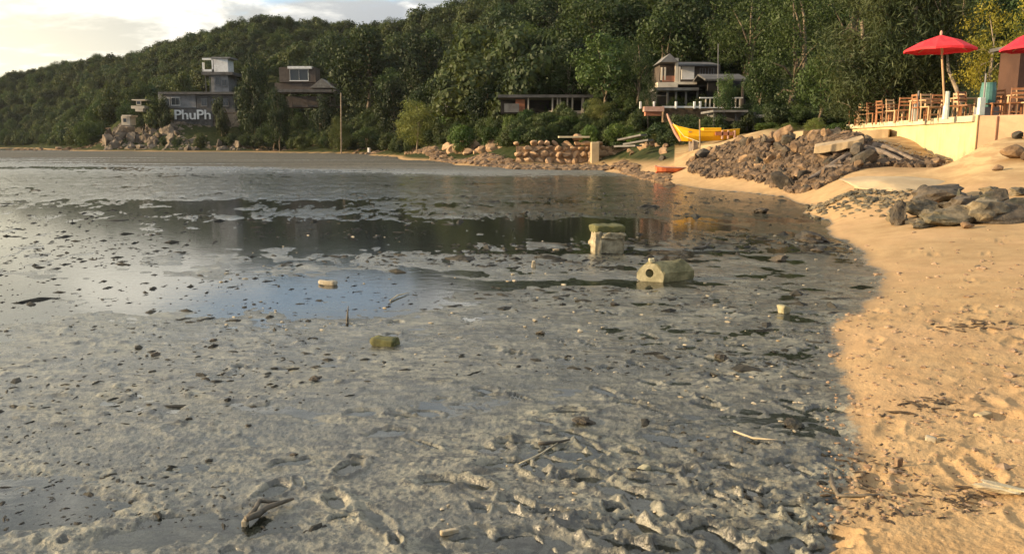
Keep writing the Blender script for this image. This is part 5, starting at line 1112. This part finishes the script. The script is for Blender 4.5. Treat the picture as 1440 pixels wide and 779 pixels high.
stick([(975, 352), (990, 350), (1000, 346)], .022, 'stick', 'dark branch end sticking out of the mud right of the upright block', z=(.01, .02, .05)); stick([(488, 456), (489, 450), (490, 444)], .008, 'stick', 'tiny dark twig poking up from the mud', z=(0, .03, .09))
p = P_(488, 454); tag(MB().tube([p, p + Vector((.01, 0, .10))], [.012, .006], 6).build('twig', M['stick'], origin=p), 'tiny upright black twig in the pool left of centre', 'twig')
# named dark stones on the flat
ST = [(443, 538, .065, 'black stone lying left of centre on smooth mud'), (218, 501, .06, 'small black stone on the pale mud at left'), (413, 642, .035, 'tiny black stone above the paired sticks'), (350, 600, .03, 'tiny dark stone above the left pool'), (1068, 300, .30, 'black stone near the far sand edge'), (1138, 340, .45, 'dark weedy stone at the mud edge'),
      (1150, 355, .16, 'dark stone below the weedy one'), (1095, 366, .2, 'low dark stone in the mud right of the hollow block'), (865, 430, .08, 'dark stone below the hollow block'), (1013, 505, .10, 'dark clod at the centre right'), (760, 470, .07, 'dark clod right of the mossy brick'), (1115, 598, .09, 'black clod near the twig'), (300, 480, .05, 'dark speck stone in the left mud'), (820, 596, .09, 'black clod in the churned mud'), (1373, 392, .06, 'lone brown stone on the upper sand')]
for px, py, s_, lb in ST:
    p = P_(px, py); rock('blob', p, s_ * 1.15, lb, sc=(1.2, 1, .6), tilt=.2, sink=.1, name='stone', cat='stone')
# uncountable small matter
n = 10500; py = np.where(g.random(n) < .38, 232 + 150 * g.random(n), 235 + 544 * g.random(n) ** 1.15); px = g.uniform(-60, 1200, n); Y = CAMH * F / (py - 203); X = U(px) * Y; L = land(X, Y); k = L < -.01; X, Y = X[k], Y[k]
dens = fbm(X * .45, Y, .7, 4, 301); k = dens > -.12 + .30 * g.random(len(X)); X, Y = X[k], Y[k]; z = np.maximum(many_z(X, Y), 0); s_ = np.exp(g.normal(0, .6, len(X))) * .0035 * np.where(X / Y < -.1, .8, 1.1) * np.clip(Y, 3, 12) ** 1.05
scatter_stuff('mud_clods', np.stack([X, Y, z - s_ * .12], -1), np.stack([s_ * g.uniform(.9, 2.6, len(X)), s_ * g.uniform(.5, 1.1, len(X)), s_ * .6], -1), M['lump'], 'small dark clods and worm casts strewn over the wet mudflat', 'clods', 1, 37)
n = 450; py = 330 + 440 * g.random(n); px = g.uniform(300, 1190, n); Y = CAMH * F / (py - 203); X = U(px) * Y; k = (land(X, Y) < -.0) & (fbm(X, Y, .8, 3, 311) > -.05 - .2 * (px > 700)); X, Y = X[k], Y[k]; z = np.maximum(many_z(X, Y), 0); s_ = np.exp(g.normal(0, .4, len(X))) * .0042 * np.clip(Y, 3, 10) ** .9
scatter_stuff('shell_fragments', np.stack([X, Y, z + .002], -1), np.stack([s_ * 1.6, s_, s_ * .5], -1), M['shell'], 'tiny pale shell fragments scattered over the mudflat', 'shell fragments', 1, 47)
n = 900; py = 340 + 439 * g.random(n) ** .8; px = 1180 + 330 * g.random(n) ** 1.3; Y = CAMH * F / (py - 203); X = U(px) * Y; k = land(X, Y) > -.02; X, Y = X[k], Y[k]; z = many_z(X, Y); s_ = np.exp(g.normal(0, .45, len(X))) * .0055 * np.clip(Y, 3, 9) ** .8
scatter_stuff('beach_pebbles', np.stack([X, Y, z + .001], -1), np.stack([s_ * 1.3, s_, s_ * .65], -1), M['pebble'], 'small brown pebbles and shell bits strewn over the orange sand', 'pebbles', 1, 57)
n = 380; c = g.integers(0, 6, n); cx = np.array([1290, 1400, 1230, 1330, 1250, 1395])[c]; cy = np.array([735, 484, 690, 600, 770, 752])[c]; px = cx + g.normal(0, 1, n) * np.array([75, 34, 40, 32, 80, 22])[c]; py = cy + g.normal(0, 1, n) * np.array([14, 4, 20, 7, 9, 9])[c]; k = (py < 900) & (px > 1170); px, py = px[k], py[k]
Y = CAMH * F / (py - 203); X = U(px) * Y; z = many_z(X, Y); s_ = np.exp(g.normal(0, .4, len(X))) * .004 * np.clip(Y, 3, 9)
scatter_stuff('seaweed_scraps', np.stack([X, Y, z + .002], -1), np.stack([s_ * 2.6, s_ * .7, s_ * .35], -1), M['weed'], 'dark brown scraps of seaweed lying in patches on the sand', 'seaweed', 1, 67)
# ------------------------------------------------------------------ thin evening haze in one closed box
def haze():
    m = bpy.data.materials.new('haze'); m.use_nodes = True; t = m.node_tree; t.nodes.clear()
    v = t.nodes.new('ShaderNodeVolumePrincipled'); v.inputs['Color'].default_value = (.93, .96, 1, 1); v.inputs['Density'].default_value = .00006; v.inputs['Anisotropy'].default_value = .0
    o = t.nodes.new('ShaderNodeOutputMaterial'); t.links.new(v.outputs[0], o.inputs['Volume'])
    b = MB().span(-7000, 7000, -80, 15100, -2.6, 120).build('haze', m); tag(b, 'thin evening haze in the air', 'haze', kind='stuff')
haze()
